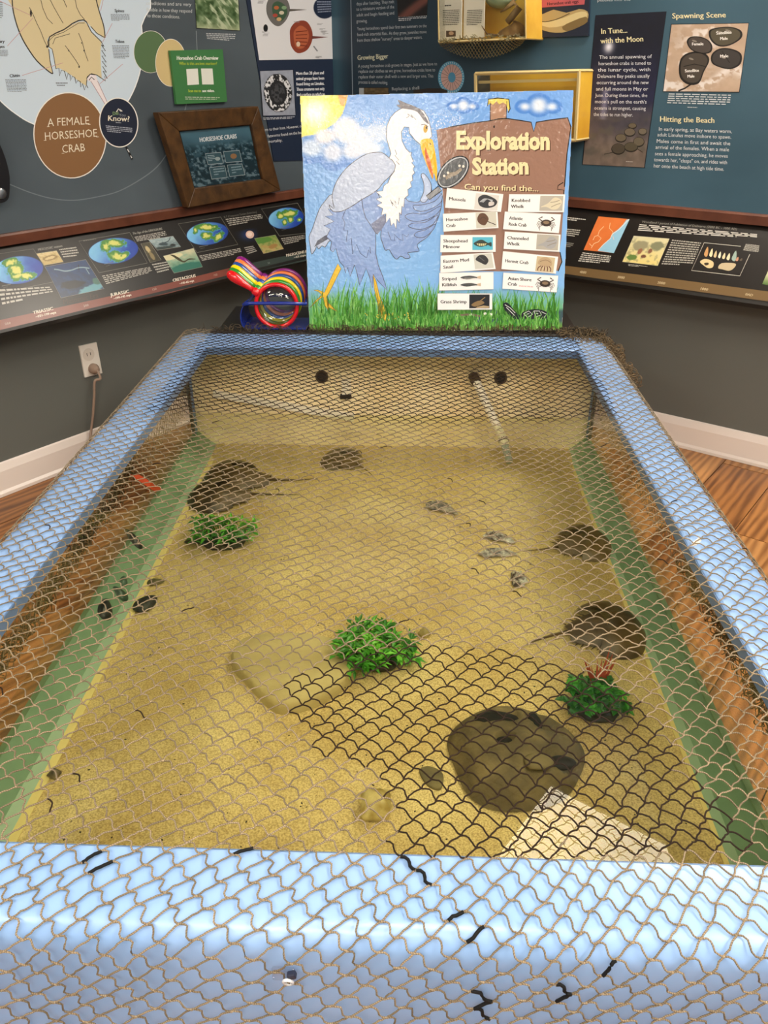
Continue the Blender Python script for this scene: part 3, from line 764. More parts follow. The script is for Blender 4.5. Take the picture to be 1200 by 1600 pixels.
def shell(px, py, sx, sy, ang, label, kind='oyster', seed=0, cols=('#3b3a3c', '#c9c6bb')):
    c = hz(px, py, SZ); z = SZ + sand_h(c[0], c[1]); sx, sy = sx * 1.28, sy * 1.3
    t = thing('oyster_shell' if kind == 'oyster' else 'mussel_shell', label, 'shell', (c[0], c[1], z), 'shells on the sand')
    m = mat('shell', cols[0], .55, noise=(60, cols[1], .42, .66), bump=(160, .6, .004)); a = math.radians(ang)
    v = []; nu, nv = 22, 9; rs_ = np.random.RandomState(seed); ph = rs_.rand(4) * 6
    for half in (0, 1):
        mb = MB(); vs = []
        for i in range(nv + 1):
            r = i / nv
            for j in range(nu):
                th = 2 * math.pi * j / nu; e = 1 + (.12 * math.sin(3 * th + ph[0]) + .08 * math.sin(7 * th + ph[1]) if kind == 'oyster' else 0)
                x = math.cos(th) * sx * r * e; y = math.sin(th) * sy * r * e * (1 - .35 * math.cos(th))
                h = sy * (.55 if kind == 'oyster' else .75) * math.sqrt(max(1 - r * r, 0)) + (.0012 * math.sin(r * 26) if kind == 'oyster' else 0)
                if half: h = -h * .5; x += .002; y += .002
                q = rot2((x, y), a); vs.append((c[0] + q[0], c[1] + q[1], z + sy * .3 + h))
        fs = [(i * nu + j, i * nu + (j + 1) % nu, (i + 1) * nu + (j + 1) % nu, (i + 1) * nu + j) for i in range(nv) for j in range(nu)]
        mb.add(vs, fs).build('upper_valve' if not half else 'lower_valve', m, t, smooth=True)
    # barnacle crust
    if kind == 'oyster':
        mb = MB()
        for k_ in range(9):
            x, y = rs_.uniform(-.7, .7) * sx, rs_.uniform(-.5, .5) * sy; q = rot2((x, y), a)
            mb.lathe((c[0] + q[0], c[1] + q[1], z + sy * .62), (0, 0, 1), [(.0035, 0), (.002, .003), (.0012, .0028), (.0008, .001)], 7)
        mb.build('barnacles', mat('barnacle', '#bdb8a8', .7), t)
    return t
G1 = ('#454143', '#c4bfb4'); G2 = ('#3b2d27', '#d8d4cc')
shell(690, 797, .040, .017, -35, 'mottled grey oyster shell lying alone above the other shells, white dark tip', 'oyster', 1, ('#4d4640', '#aa9f8c'))
shell(780, 843, .034, .015, -30, 'black and white oyster shell at the top of the shell cluster', 'oyster', 2, G2)
shell(777, 868, .037, .014, 2, 'flat striped grey oyster shell in the middle of the shell cluster', 'oyster', 3, G1)
shell(810, 908, .026, .015, 95, 'brown and white oyster shell standing upright at the foot of the shell cluster', 'oyster', 4, G2)
M1 = ('#1d1e1c', '#3c3d36')
shell(229, 948, .026, .017, 60, 'black mussel shell on the sand at the left window ledge, nearest of the mussels', 'mussel', 5, M1)
shell(243, 912, .016, .009, 10, 'small olive mussel half buried above the black mussel', 'mussel', 6, ('#4a4526', '#6b6238'))
# mussels hanging on the green ledge of the left wall
def on_ledge(px, py, sx, sy, ang, label, cols=M1):
    sx, sy = sx * 1.35, sy * 1.45; p0 = np.array([XW0, 0, ZW]); nn = np.array([.038, 0, .042]); pl = Plane(p0, nn); c = pl.hit(px, py)
    t = thing('mussel_shell', label, 'shell', c, 'mussels on the left ledge'); nn = nn / np.linalg.norm(nn)
    e1 = np.array([0, 1.0, 0]); e2 = np.cross(nn, e1); a = math.radians(ang); d1 = e1 * math.cos(a) + e2 * math.sin(a); d2 = np.cross(nn, d1)
    v = []; nu, nv = 16, 7
    for i in range(nv + 1):
        for j in range(nu):
            r = i / nv; th = 2 * math.pi * j / nu
            v.append(c + d1 * math.cos(th) * sx * r + d2 * math.sin(th) * sy * r * (1 - .35 * math.cos(th)) + nn * sy * .7 * math.sqrt(max(1 - r * r, 0)))
    f = [(i * nu + j, i * nu + (j + 1) % nu, (i + 1) * nu + (j + 1) % nu, (i + 1) * nu + j) for i in range(nv) for j in range(nu)]
    obj('upper_valve', v, f, mat('mussel', cols[0], .35, noise=(40, cols[1], .5, .8)), t, smooth=True)
on_ledge(164, 952, .024, .012, 20, 'dark mussel on the green ledge of the left wall, nearest to the camera')
on_ledge(188, 928, .018, .009, 70, 'green tinged mussel on the left green ledge, just behind the dark one', ('#2e4438', '#4d6a56'))
on_ledge(193, 908, .013, .007, 20, 'tiny green mussel on the left green ledge, farthest of the three together', ('#3a5545', '#54735e'))
on_ledge(208, 842, .026, .009, 65, 'slim black mussel on the left green ledge below the red tag')
# small whelk shells and cast stones
def whelk(px, py, L, ang, label, cols):
    c = hz(px, py, SZ); z = SZ + sand_h(c[0], c[1]); a = math.radians(ang); d = np.array([math.cos(a), math.sin(a), 0])
    t = thing('whelk_shell', label, 'shell', (c[0], c[1], z))
    m = mat('whelk', cols[0], .4, noise=(45, cols[1], .4, .7))
    pr = [(0, 0), (.10, .05), (.16, .14), (.34, .34), (.42, .46), (.36, .56), (.30, .60), (.31, .66), (.22, .72), (.22, .78), (.13, .84), (.12, .89), (.0, 1)]
    MB().lathe(np.array([c[0], c[1], z + L * .24]) - d * L * .5, d, [(r * L, h * L) for r, h in pr], 18).build('body_whorl', m, t, smooth=True)
    MB().blob(np.array([c[0], c[1], z + L * .3]) - d * L * .12 + np.array([-d[1], d[0], 0]) * L * .18, (L * .2, L * .1, L * .14), 3, .1).build('shell_lip', m, t, smooth=True)
whelk(588, 1268, .075, 55, 'pale translucent whelk shell half buried near the front rim', ('#a08a4c', '#d6c68a'))
whelk(664, 994, .034, 10, 'small sand coloured snail shell right of the central plant', ('#8c7d4e', '#b5a468'))
whelk(86, 1214, .026, 200, 'tiny dark snail on the left sand edge near the front', ('#46392a', '#8e8262'))

# flat slab of stone under a skin of sand
def slab(name, pts, h, m, label, cat):
    w = [hz(a, b, SZ) for a, b in pts]; c = sum(w) / len(w)
    t = thing(name, label, cat, (c[0], c[1], SZ - .004)); sp = smooth_poly([p[:2] for p in w], 6); n = len(sp); v = []
    lev = [(1.0, -.006), (1.0, h * .55), (.975, h * .85), (.93, h), (.6, h * 1.03), (.3, h * .98)]
    for k_, (s, z) in enumerate(lev):
        for j, p in enumerate(sp):
            q = c[:2] + (p - c[:2]) * s; v.append((q[0], q[1], SZ + z + .0035 * (fbm(q[0] * 28, q[1] * 28, 3) - .5) * (k_ > 0)))
    v.append((c[0], c[1], SZ + h * .97)); f = []
    for k_ in range(len(lev) - 1):
        for j in range(n): f.append((k_ * n + j, k_ * n + (j + 1) % n, (k_ + 1) * n + (j + 1) % n, (k_ + 1) * n + j))
    b_ = (len(lev) - 1) * n
    for j in range(n): f.append((b_ + j, b_ + (j + 1) % n, len(v) - 1))
    obj('stone_body', v, f, m, t, smooth=True); return t
m_slab = mat('sandy_stone', '#a3925f', .85, noise=(11, '#bfae7a', .3, .65), bump=(120, .5, .003))
slab('flat_stone', [(362, 1038), (385, 1008), (450, 1000), (520, 1010), (560, 1045), (525, 1085), (480, 1108), (430, 1112), (392, 1078)], .027, m_slab, 'square flat stone half buried in the sand left of the central plant', 'stone')
slab('flat_stone', [(655, 1205), (672, 1200), (692, 1212), (688, 1234), (668, 1228)], .006, mat('dark_stone', '#5a5138', .85, noise=(30, '#7a6e48', .4, .7)), 'small dark stone pressed in the sand left of the round cave', 'stone')

# round cast cave with dark openings
c = hz(805, 1170, SZ + .02)
t = thing('stone_cave', 'round grey brown stone hide with dark openings near the front rim', 'cave ornament', (c[0], c[1], SZ))
R_ = .124; nu, nv = 72, 26; v = []
holes = [(-.030, .056, .046, .022, .1), (.040, .048, .014, .034, .5), (-.022, -.006, .018, .014, .3), (.072, -.040, .034, .018, .3), (.078, .03, .02, .018, 0)]
for i in range(nv + 1):
    r = i / nv
    for j in range(nu):
        th = 2 * math.pi * j / nu; e = 1 + .05 * math.sin(3 * th + 1) + .03 * math.sin(5 * th)
        x, y = math.cos(th) * R_ * r * e * 1.0, math.sin(th) * R_ * r * e * .98
        h = .060 * (1 - r ** 4) + .016 * (fbm(x * 30 + 5, y * 30 + 5, 4) - .5) * (1 - r ** 6)
        for hx, hy, ax, ay, ro in holes:
            q = rot2((x - hx, y - hy), -ro); d = math.hypot(q[0] / ax, q[1] / ay)
            h -= .018 * (1 - sstep(.75, 1.1, d))
        v.append((c[0] + x, c[1] + y, SZ - .003 + max(h, .001)))
f = [(i * nu + j, (i + 1) * nu + j, (i + 1) * nu + (j + 1) % nu, i * nu + (j + 1) % nu) for i in range(nv) for j in range(nu)]
obj('cave_shell', v, f, mat('cave_stone', '#54492f', .8, noise=(22, '#7d6d48', .4, .75), bump=(110, .6, .004)), t, smooth=True)
MB().blob((c[0] + .030, c[1] - .066, SZ + .056), (.026, .018, .010), 9, .2, flat=.3).build('knob', mat('cave_knob', '#6f6242', .8), t, smooth=True)
for k_, (hx, hy, ax, ay, ro) in enumerate(holes[:4]):  # near-black blobs stand in for the shade inside the openings
    MB().blob((c[0] + hx, c[1] + hy, SZ - .003 + .060 * (1 - (math.hypot(hx, hy) / R_) ** 4) - .015), (ax * .95, ay * .95, .006), k_, .05, 14, 5).build('opening_shade', mat('cave_shade', '#0d0a06', .9), t, smooth=True)

# plants
def plant(px, py, R, n, label, cols, red=False, seed=0, leaf=(.020, .0045)):
    c = hz(px, py, SZ + .02); t = thing('plastic_plant', label, 'aquarium plant', (c[0], c[1], SZ)); r_ = random.Random(seed)
    MB().blob((c[0], c[1] - .003, SZ + .008), (R * .75, R * .5, .012), seed, .25, flat=.5).build('root_mass', mat('plant_base', '#2f2b18', .8), t, smooth=True)
    st = MB(); groups = [MB() for _ in cols]
    for k_ in range(n):
        a = r_.uniform(0, 6.28); q = math.sqrt(r_.random()) * R; q = q * (1 + .22 * math.sin(3 * a + seed)); tip = np.array([c[0] + math.cos(a) * q, c[1] + math.sin(a) * q * .85, SZ + .02 + r_.uniform(.012, .060) * (1 - .5 * q / R)])
        b0 = np.array([c[0] + math.cos(a) * q * .3, c[1] + math.sin(a) * q * .25, SZ + .012]); st.tube([b0, (b0 + tip) / 2 + UZ * .008, tip], .0009, 4, cap=False)
        g = groups[r_.randrange(len(cols))]
        for l in range(r_.randint(5, 8)):
            aa = r_.uniform(0, 6.28); L = leaf[0] * r_.uniform(.7, 1.25); w = leaf[1] * r_.uniform(.7, 1.3); el = r_.uniform(-.35, .6)
            d = np.array([math.cos(aa) * math.cos(el), math.sin(aa) * math.cos(el), math.sin(el)]); s = np.array([-math.sin(aa), math.cos(aa), 0])
            p = tip + d * .001
            g.add([p, p + d * L * .4 + s * w + UZ * .0012, p + d * L - UZ * .003, p + d * L * .4 - s * w + UZ * .0012, p + d * L * .42 - UZ * .0008], [(0, 1, 4), (1, 2, 4), (2, 3, 4), (3, 0, 4)])
    st.build('stems', mat('plant_stem', cols[0], .6), t, kind='stuff')
    for g, cc in zip(groups, cols): g.build('foliage', mat('plant_leaf', cc, .42), t, kind='stuff')
    if red:
        g = MB()
        for k_ in range(10):
            a = r_.uniform(.2, 2.9); L = r_.uniform(.06, .105); b0 = np.array([c[0] + .010, c[1] + .020, SZ + .03]); d = np.array([math.cos(a) * .55, .35, 1.0]); d /= np.linalg.norm(d); s = np.array([1.0, 0, 0])
            w = .0028; g.add([b0 - s * w * .5, b0 + d * L * .5 - s * w, b0 + d * L, b0 + d * L * .5 + s * w, b0 + s * w * .5], [(0, 1, 3, 4), (1, 2, 3)])
        g.build('red_blade', mat('red_leaf', '#a8432c', .5), t, kind='stuff', label='upright red blades')
        g = MB()
        for k_ in range(60):
            a = r_.uniform(0, 6.28); L = r_.uniform(.02, .04); b0 = np.array([c[0] - .028, c[1] + .018, SZ + .03]); d = np.array([math.cos(a), math.sin(a), r_.uniform(.3, 1)]); d /= np.linalg.norm(d); s = np.array([-math.sin(a), math.cos(a), 0]) * .0012
            g.add([b0 - s, b0 + s, b0 + d * L], [(0, 1, 2)])
        g.build('needle_leaves', mat('needle_leaf', '#223317', .6), t, kind='stuff', label='dark needle like leaves')
plant(345, 838, .080, 60, 'small bright green plant at the left, just in front of the crab pair', ['#3f8a1f', '#5fae2c', '#2f6b1c'], seed=1, leaf=(.026, .0042))
plant(582, 1020, .080, 84, 'bushy bright green plant in the middle of the sand', ['#3f8a22', '#69b537', '#2c6a1c'], seed=2, leaf=(.027, .0048))
plant(926, 1100, .062, 74, 'leafy green plant with red upright blades near the right window', ['#2f7a1c', '#3d8f26', '#1f5a18'], red=True, seed=3, leaf=(.015, .006))
# dark flat leaf beside the left plant
p = hz(303, 848, SZ)
t = MB().blob((p[0], p[1], SZ + .006), (.024, .013, .007), 4, .25, flat=.6).build('dark_pebble', mat('dark_pebble', '#3a2c1c', .6), None, smooth=True, loc=(p[0], p[1], SZ)); tag(t, 'dark brown pebble lying left of the small green plant', 'pebble')
p = hz(500, 826, SZ)
# red tag on the left window
LWIN = Plane((XW0, 0, 0), (1, 0, 0)); q = LWIN.hit(np.array([203, 216, 253, 243]), np.array([742, 741, 764, 769]), .0008)
t = MB().prism([q[0], q[1], q[2], q[3]], (.0012, 0, 0)).build('red_tag', mat('red_plastic', '#e5532e', .5), None, loc=q.mean(0)); tag(t, 'orange red strip stuck on the left tank window', 'tag')

# clear hook on the front face that holds the net
FF = Plane((0, YO0 - .004, 0), (0, -1, 0)); c = FF.hit(452, 1522)
t = thing('clear_hook', 'small clear plastic hook holding the netting on the front rim', 'hook', c)
m_clear = clear_mat('clear_plastic', (.93, .95, .97), 1.5)
m_cl2 = mat('clear_plastic_glint', '#dfe6ec', .12)
MB().box(c[0] - .0165, c[1] - .004, c[2] - .006, c[0] + .006, c[1] + .001, c[2] + .012, .002).build('adhesive_plate', m_clear, t)
MB().tube([c + np.array([.0045 * math.cos(a), -.008 - .003 * math.sin(a), .0085 * math.sin(a)]) for a in np.linspace(0, 6.28, 17)[:-1]], .0016, 7, closed=True).build('hook_loop', m_cl2, t, smooth=True)
MB().frame_box(c + np.array([.001, -.010, .006]), (.008, 0, .003), (0, .006, 0), (-.002, 0, .006), .001).build('dark_strap', mat('dark_strap', '#20263c', .5), t)
# scuff of bare gelcoat on the right rim
q = hz(np.array([1082, 1092, 1096, 1088, 1079]), np.array([848, 840, 845, 852, 854]), RZ + .0005)
MB().prism(list(q), (0, 0, .0006)).build('paint_chip', mat('chip', '#f1e8dc', .7), tank)

# ------------------------------------------------------------------ black stand behind the tank
TZ = Z(-.73)
m_blk = mat('black_laminate', '#262422', .35)
bt = thing('black_stand', 'low black laminate stand behind the far end of the touch tank', 'stand', (-.05, 2.6, 0))
MB().box(-.622, YO1 + .018, TZ - .03, .525, 2.76, TZ, .004).build('top_panel', m_blk, bt)
MB().box(-.60, YO1 + .03, .001, .50, 2.74, TZ - .03).build('body', m_blk, bt)

# ------------------------------------------------------------------ magnifying glasses in a blue holder
def magnifier(k_, name_c, col, lens=True, handle=True):
    o = Plane((0, 2.500 + .013 * k_, 0), (0, -1, 0)).hit(432, 478); o = o + np.array([.0062 * k_, 0, .0095 * k_])
    t = thing('magnifying_glass', name_c, 'magnifying glass', (o[0], o[1], o[2] - .07), 'magnifying glasses stacked in the blue holder')
    m = mat('plastic_' , col, .18, coat=.5); ax = np.array([0, -1, 0.12]); ax = ax / np.linalg.norm(ax); ex = np.array([1.0, 0, 0]); ez = np.cross(ex, ax) * -1
    if ez[2] < 0: ez = -ez
    R1 = .0655
    ring = []
    MBr = MB().tube([o + ex * R1 * math.cos(a) + ez * R1 * math.sin(a) for a in np.linspace(0, 2 * math.pi, 49)[:-1]], .0066, 10, closed=True)
    MBr.build('ring', m, t, smooth=True)
    if lens:
        MB().lathe(o - ax * .003, ax, [(0, -.001), (.03, .0), (R1 - .004, .002), (R1 - .004, .004), (.03, .008), (0, .010)], 32).build('lens', clear_mat('lens_glass', (.82, .86, .90), 1.9), t, smooth=True)
    d = (-ex * .83 + ez * .56); d /= np.linalg.norm(d); n_ = np.cross(ax, d)
    b0 = o + d * (R1 + .003); 
    MB().lathe(b0 - d * .004, d, [(.010, 0), (.0125, .004), (.0125, .018), (.010, .022)], 14).build('collar', m, t, smooth=True)
    pr = [(.008, .018), (.0085, .03), (.0115, .05), (.0155, .075), (.0165, .09), (.0135, .104), (.008, .111), (0, .113)]
    MB().lathe(b0, d, pr, 16).build('handle', m, t, smooth=True)
    return t
for k_, (nm, cc) in enumerate((('front red magnifying glass, its clear lens facing the tank', '#e0141c'), ('green magnifying glass right behind the red one', '#2c8a2c'),
        ('yellow magnifying glass, third in the stack', '#f2d90f'), ('dark blue magnifying glass, fourth in the stack', '#1f4f9e'),
        ('orange magnifying glass, fifth in the stack', '#f08040'), ('purple magnifying glass at the back of the stack', '#84207c'))):
    magnifier(k_, nm, cc, lens=(k_ == 0))
hp = Plane((0, 2.478, 0), (0, -1, 0))
m_hb = mat('blue_plastic', '#1b3190', .25, coat=.4)
t = thing('magnifier_holder', 'dark blue plastic rack holding the magnifying glasses on the black stand', 'rack', hp.hit(432, 512))
bar = hp.hit(np.array([380, 392, 420, 450, 478]), np.array([476, 474, 474, 474, 475]))
MB().tube(list(bar), .0055, 8).build('front_bar', m_hb, t, smooth=True)
pth = smooth_poly([(388, 474), (380, 478), (376, 488), (376, 500), (380, 510), (390, 515), (430, 516), (478, 516)], 5, False)
pv = [hp.hit(a, b) for a, b in pth]; v = []; f = []
for q in pv:
    zz = max(q[2], TZ + .002)
    v += [(q[0], 2.474, zz), (q[0], 2.60, zz), (q[0] + .004, 2.60, zz + .003), (q[0] + .004, 2.474, zz + .003)]
for i in range(len(pv) - 1):
    for a in range(4): f.append((i * 4 + a, i * 4 + (a + 1) % 4, i * 4 + 4 + (a + 1) % 4, i * 4 + 4 + a))
obj('tray', v, f, m_hb, t, smooth=False)
bar2 = Plane((0, 2.60, 0), (0, -1, 0)).hit(np.array([398, 430, 478]), np.array([462, 462, 461]))
MB().tube(list(bar2), .004, 8).build('rear_bar', m_hb, t, smooth=True)
e0, e1 = bar[0], bar2[0]
MB().tube([e0, (e0 + e1) / 2, e1], .004, 8).build('side_bar', m_hb, t, smooth=True)
MB().tube([bar[-1], (bar[-1] + bar2[-1]) / 2, bar2[-1]], .004, 8).build('side_bar', m_hb, t, smooth=True)
# ------------------------------------------------------------------ exploration station sign
SBY = 2.472
s0 = Plane((0, SBY, 0), (0, -1, 0)).hit(483, 517)
tl = np.array([0, math.sin(math.radians(12.6)), math.cos(math.radians(12.6))])   # leaning back
SPL = Plane((0, SBY, TZ + .002), np.cross(tl, np.array([1.0, 0, 0])) * 1.0)
if SPL.n[1] > 0: SPL = Plane(SPL.p, -SPL.n)
m_sign = print_mat('laminated_print', .07, bump=(75, .55, .0022), spec=.5)
m_signw = mat('foam_board', '#dfe6ea', .5)
Q = [(469, 150), (896, 141), (878, 516), (484, 517)]
qb = [SPL.hit(a, b) for a, b in Q]
qb[3] = qb[3]; 
sign = thing('exploration_sign', 'upright poster board of a blue heron with the words Exploration Station', 'sign', ((qb[2] + qb[3]) / 2))
MB().prism([p - SPL.n * .0005 for p in qb], -SPL.n * .012).build('foam_board', m_signw, sign)
MB().prism([np.array([-.05, SBY + .02, TZ + .001]), np.array([.12, SBY + .02, TZ + .001]), np.array([.10, SBY + .10, TZ + .40]), np.array([-.03, SBY + .10, TZ + .40])], (0, .006, 0)).build('easel_back', m_signw, sign)
A = Art(SPL)
def sky(X, Y):
    t = np.clip((Y - 145) / 370, 0, 1)
    c = mixc(hexc('#74a7ea'), hexc('#8cc0f2'), t)
    # cloud bank behind the heron
    def cl(c, cx, cy, rx, ry, col, s=.35):
        d = np.sqrt(((X - cx) / rx) ** 2 + ((Y - cy) / ry) ** 2); return mixc(c, hexc(col), 1 - sstep(1 - s, 1.0, d))
    sun = np.hypot(X - 492, Y - 176)
    s_c = mixc(hexc('#ffffff'), hexc('#fff27a'), sstep(2, 34, sun)); s_c = mixc(s_c, hexc('#f7c43c'), sstep(30, 66, sun))
    m_ = inside(X, Y, [(460, 140), (545, 140), (541, 160), (535, 178), (524, 192), (500, 208), (472, 215), (460, 215)])
    c = np.where(m_[..., None], s_c, c)
    wedge = inside(X, Y, [(526, 140), (545, 140), (537, 166), (532, 164)]); c = np.where(wedge[..., None], hexc('#f3a04a'), c)
    for cx, cy, rx, ry in ((486, 234, 30, 24), (521, 243, 26, 26), (550, 244, 26, 20)):
        c = cl(c, cx, cy, rx, ry, '#5f93dd', .12)
    for cx, cy, rx, ry, col in ((487, 231, 25, 19, '#c4d9f5'), (520, 238, 21, 20, '#cfdcf4'), (552, 236, 24, 18, '#d5dff3'), (540, 203, 28, 27, '#f4eef2'), (562, 215, 34, 22, '#dfe4f3'), (590, 208, 30, 20, '#bcd2f0'), (508, 213, 22, 16, '#e9e4ec'), (575, 232, 30, 14, '#d9e3f4')):
        c = cl(c, cx, cy, rx, ry, col, .6)
    for px_, py_, k in ((724, 163, 1.0), (842, 162, 1.45)):
        for dx, dy, r in ((-16, 4, 11), (0, -2, 14), (15, 4, 11), (0, 6, 14)): c = cl(c, px_ + dx * k, py_ + dy * k * .8, r * k, r * k * .75, '#4f87d8', .15)
        for dx, dy, r in ((-15, 4, 8), (0, -1, 11), (14, 4, 8), (0, 5, 12)): c = cl(c, px_ + dx * k, py_ + dy * k * .8, r * k * 1.1, r * k * .8, '#dfeaf9', .9)
    g = sstep(440, 500, Y + 8 * (fbm(X * .1, Y * .1, 2) - .5)); c = mixc(c, hexc('#5aa544'), g * .85)
    dk = sstep(480, 488, Y) * (1 - sstep(500, 508, Y)) * sstep(690, 720, X); c = mixc(c, hexc('#3b4f5e'), dk * .9)
    bt_ = sstep(500, 514, Y); c = mixc(c, hexc('#7a7a38'), bt_ * .6)
    glare_flecks = (fbm(X * .9, Y * .9, 2) > .66) * (1 - sstep(8, 42, np.abs(Y - 205 + (X - 560) * .02))) * (X > 495) * (X < 720); c = mixc(c, hexc('#ffffff'), glare_flecks * .75)  # glare flecks painted white into the printed sky
    return c
A.field([Q[0], Q[1], Q[2], Q[3]], sky, 1.1)
# wooden board
BR = '#9a7767'
board = [(682, 203), (700, 199), (717, 196), (740, 192), (764, 189), (778, 186), (790, 185), (812, 188), (830, 191), (834, 206), (838, 191), (862, 187), (887, 184), (892, 198), (886, 240), (883, 290), (880, 330), (877, 372), (874, 394), (878, 409), (872, 423), (780, 424), (687, 423), (691, 390), (695, 350), (690, 277), (686, 240)]
A.poly([(766, 156), (792, 156), (791, 188), (766, 189)], '#b08a72', 1); A.line([(766, 158), (766, 188)], 1.2, '#2b211c', 2); A.line([(792, 158), (791, 186)], 1.2, '#2b211c', 2)
A.poly([(762, 165), (763, 155), (778, 153), (795, 155), (797, 168), (794, 174), (791, 163), (786, 160), (780, 163), (776, 158), (770, 164), (767, 161)], '#e7d26c', 2)
A.line([(762, 166), (763, 155), (778, 153), (795, 155), (797, 170), (794, 176)], 1.6, '#1e1a14', 3)
A.poly(board, BR, 1)
A.line([(700, 199), (717, 196), (740, 192), (764, 189), (778, 186), (790, 185), (812, 188), (830, 191), (834, 206), (838, 191), (862, 187), (887, 184), (892, 198), (886, 240), (882, 292)], 1.6, '#1e1a17', 2)
A.line([(880, 285), (872, 290), (871, 296), (881, 297), (879, 330)], 1.4, '#1e1a17', 2)
A.line([(875, 394), (878, 409), (872, 424)], 1.6, '#1e1a17', 2); A.ell(772, 198, 1.3, 2.2, '#2b211c', 2)
TC = '#ece0b0'
def bold(t, p0, p1, h, off=.055, sh='#5c4034'):
    A.text(t, (p0[0] + 1.6, p0[1] + 1.6), (p1[0] + 1.6, p1[1] + 1.6), h, sh, 3, off); A.text(t, p0, p1, h, TC, 5, off)
bold('Exploration', (712, 232), (859, 233), 27, .045); bold('Station', (738, 272), (826, 271), 25, .045); bold('Can you find the...', (725, 296), (841, 299), 9, .03)
# heron
OUT = '#4a4a58'
def shape(pts, col, lay, out=OUT, w=1.0, k=3, sm=True):
    p = smooth_poly(pts, k) if sm else pts
    A.poly(p, col, lay)
    if out: A.line(p, w, out, lay + 1, closed=True)
YL = '#eac23c'
# legs
shape([(528, 412), (533, 420), (524, 438), (514, 458), (510, 464), (512, 472), (520, 480), (527, 487), (519, 483), (513, 480), (513, 485), (508, 478), (505, 464), (498, 468), (484, 481), (493, 470), (503, 461), (498, 456), (490, 453), (497, 453), (507, 457), (512, 446), (522, 424)], YL, 3, '#7a5a1c', .7, sm=False)
shape([(583, 428), (588, 440), (593, 462), (599, 476), (604, 492), (602, 503), (597, 494), (598, 506), (592, 492), (590, 474), (585, 452)], YL, 3, '#7a5a1c', .7, sm=False)
BL1, BL2, BL3 = '#b7c6e2', '#87a3d8', '#6f8fce'
shape([(518, 304), (508, 314), (500, 325), (494, 340), (488, 358), (483, 370), (485, 386), (487, 397), (492, 391), (495, 385), (498, 389), (503, 384), (508, 386), (513, 378), (520, 370), (528, 340), (530, 315)], BL1, 4)
A.poly([(491, 386), (496, 376), (508, 368), (518, 365), (515, 372), (505, 378)], '#5b5f70', 6)
# hanging body plumage
body = [(520, 300), (520, 317), (524, 330), (512, 326), (520, 336), (508, 338), (522, 346), (506, 353), (516, 358), (510, 370), (518, 378), (516, 390), (520, 394), (525, 388), (528, 400), (531, 409), (537, 416), (540, 427), (543, 418), (547, 432), (554, 414), (557, 424), (562, 446), (567, 432), (572, 419), (577, 432), (582, 450), (583, 428), (590, 438), (605, 454), (598, 432), (591, 414), (587, 396), (587, 365), (598, 345), (600, 330), (590, 300), (570, 270)]
shape(body, BL2, 7, OUT, 1.0, 2, sm=False)
A.poly([(540, 330), (585, 330), (587, 365), (585, 400), (590, 425), (575, 415), (560, 400), (545, 395), (535, 370)], '#8aa8dc', 8)
for s_pts in ([(541, 325), (535, 340), (539, 348), (537, 360), (543, 360), (541, 378), (549, 372), (551, 397), (557, 382), (563, 396), (573, 403), (576, 390), (579, 396), (578, 386)],):
    A.line(s_pts, .9, '#3f4a72', 10)
# wing (upper)
shape([(607, 246), (598, 239), (588, 238), (572, 241), (554, 252), (540, 264), (528, 280), (521, 296), (519, 310), (522, 326), (514, 320), (520, 330), (534, 330), (550, 322), (565, 312), (588, 298), (600, 284), (614, 270), (618, 256)], BL1, 11, OUT, 1.1)
A.line([(565, 310), (567, 325), (571, 340), (578, 350), (587, 364), (590, 366)], .9, OUT, 13)
A.poly([(580, 350), (588, 344), (600, 335), (604, 346), (598, 356), (590, 366), (585, 362)], '#77809f', 12)
# right wing used as an arm
shape([(632, 310), (638, 314), (650, 316), (657, 313), (662, 300), (662, 286), (658, 274), (662, 271), (669, 279), (674, 290), (676, 303), (690, 302), (690, 318), (688, 330), (684, 342), (678, 356), (668, 370), (652, 382), (655, 392), (643, 394), (637, 395), (641, 402), (634, 404), (626, 400), (620, 405), (614, 400), (608, 390), (602, 391), (598, 380), (595, 368), (600, 340), (615, 325)], '#84a2d8', 9, OUT, 1.0)
for pp, cc in (([(690, 303), (680, 314), (660, 320), (646, 321), (649, 328), (662, 330), (680, 323), (690, 314)], '#90aee0'), ([(688, 322), (665, 334), (645, 333), (633, 337), (638, 343), (650, 346), (670, 342), (685, 332)], '#86a4da'),
               ([(684, 336), (665, 347), (645, 349), (638, 353), (646, 357), (660, 358), (677, 350)], '#86a4da'), ([(680, 350), (665, 359), (653, 362), (647, 367), (653, 371), (664, 370), (676, 360)], '#7f9ed6')):
    shape(pp, cc, 12, OUT, .9)
shape([(657, 313), (662, 300), (662, 286), (658, 274), (662, 271), (669, 279), (674, 290), (672, 305), (664, 316)], '#b9cbeb', 12, OUT, .9)
A.line([(606, 362), (611, 375), (617, 376), (616, 366), (624, 374), (630, 376), (629, 366), (636, 370), (639, 366)], .9, '#3f4a72', 13)
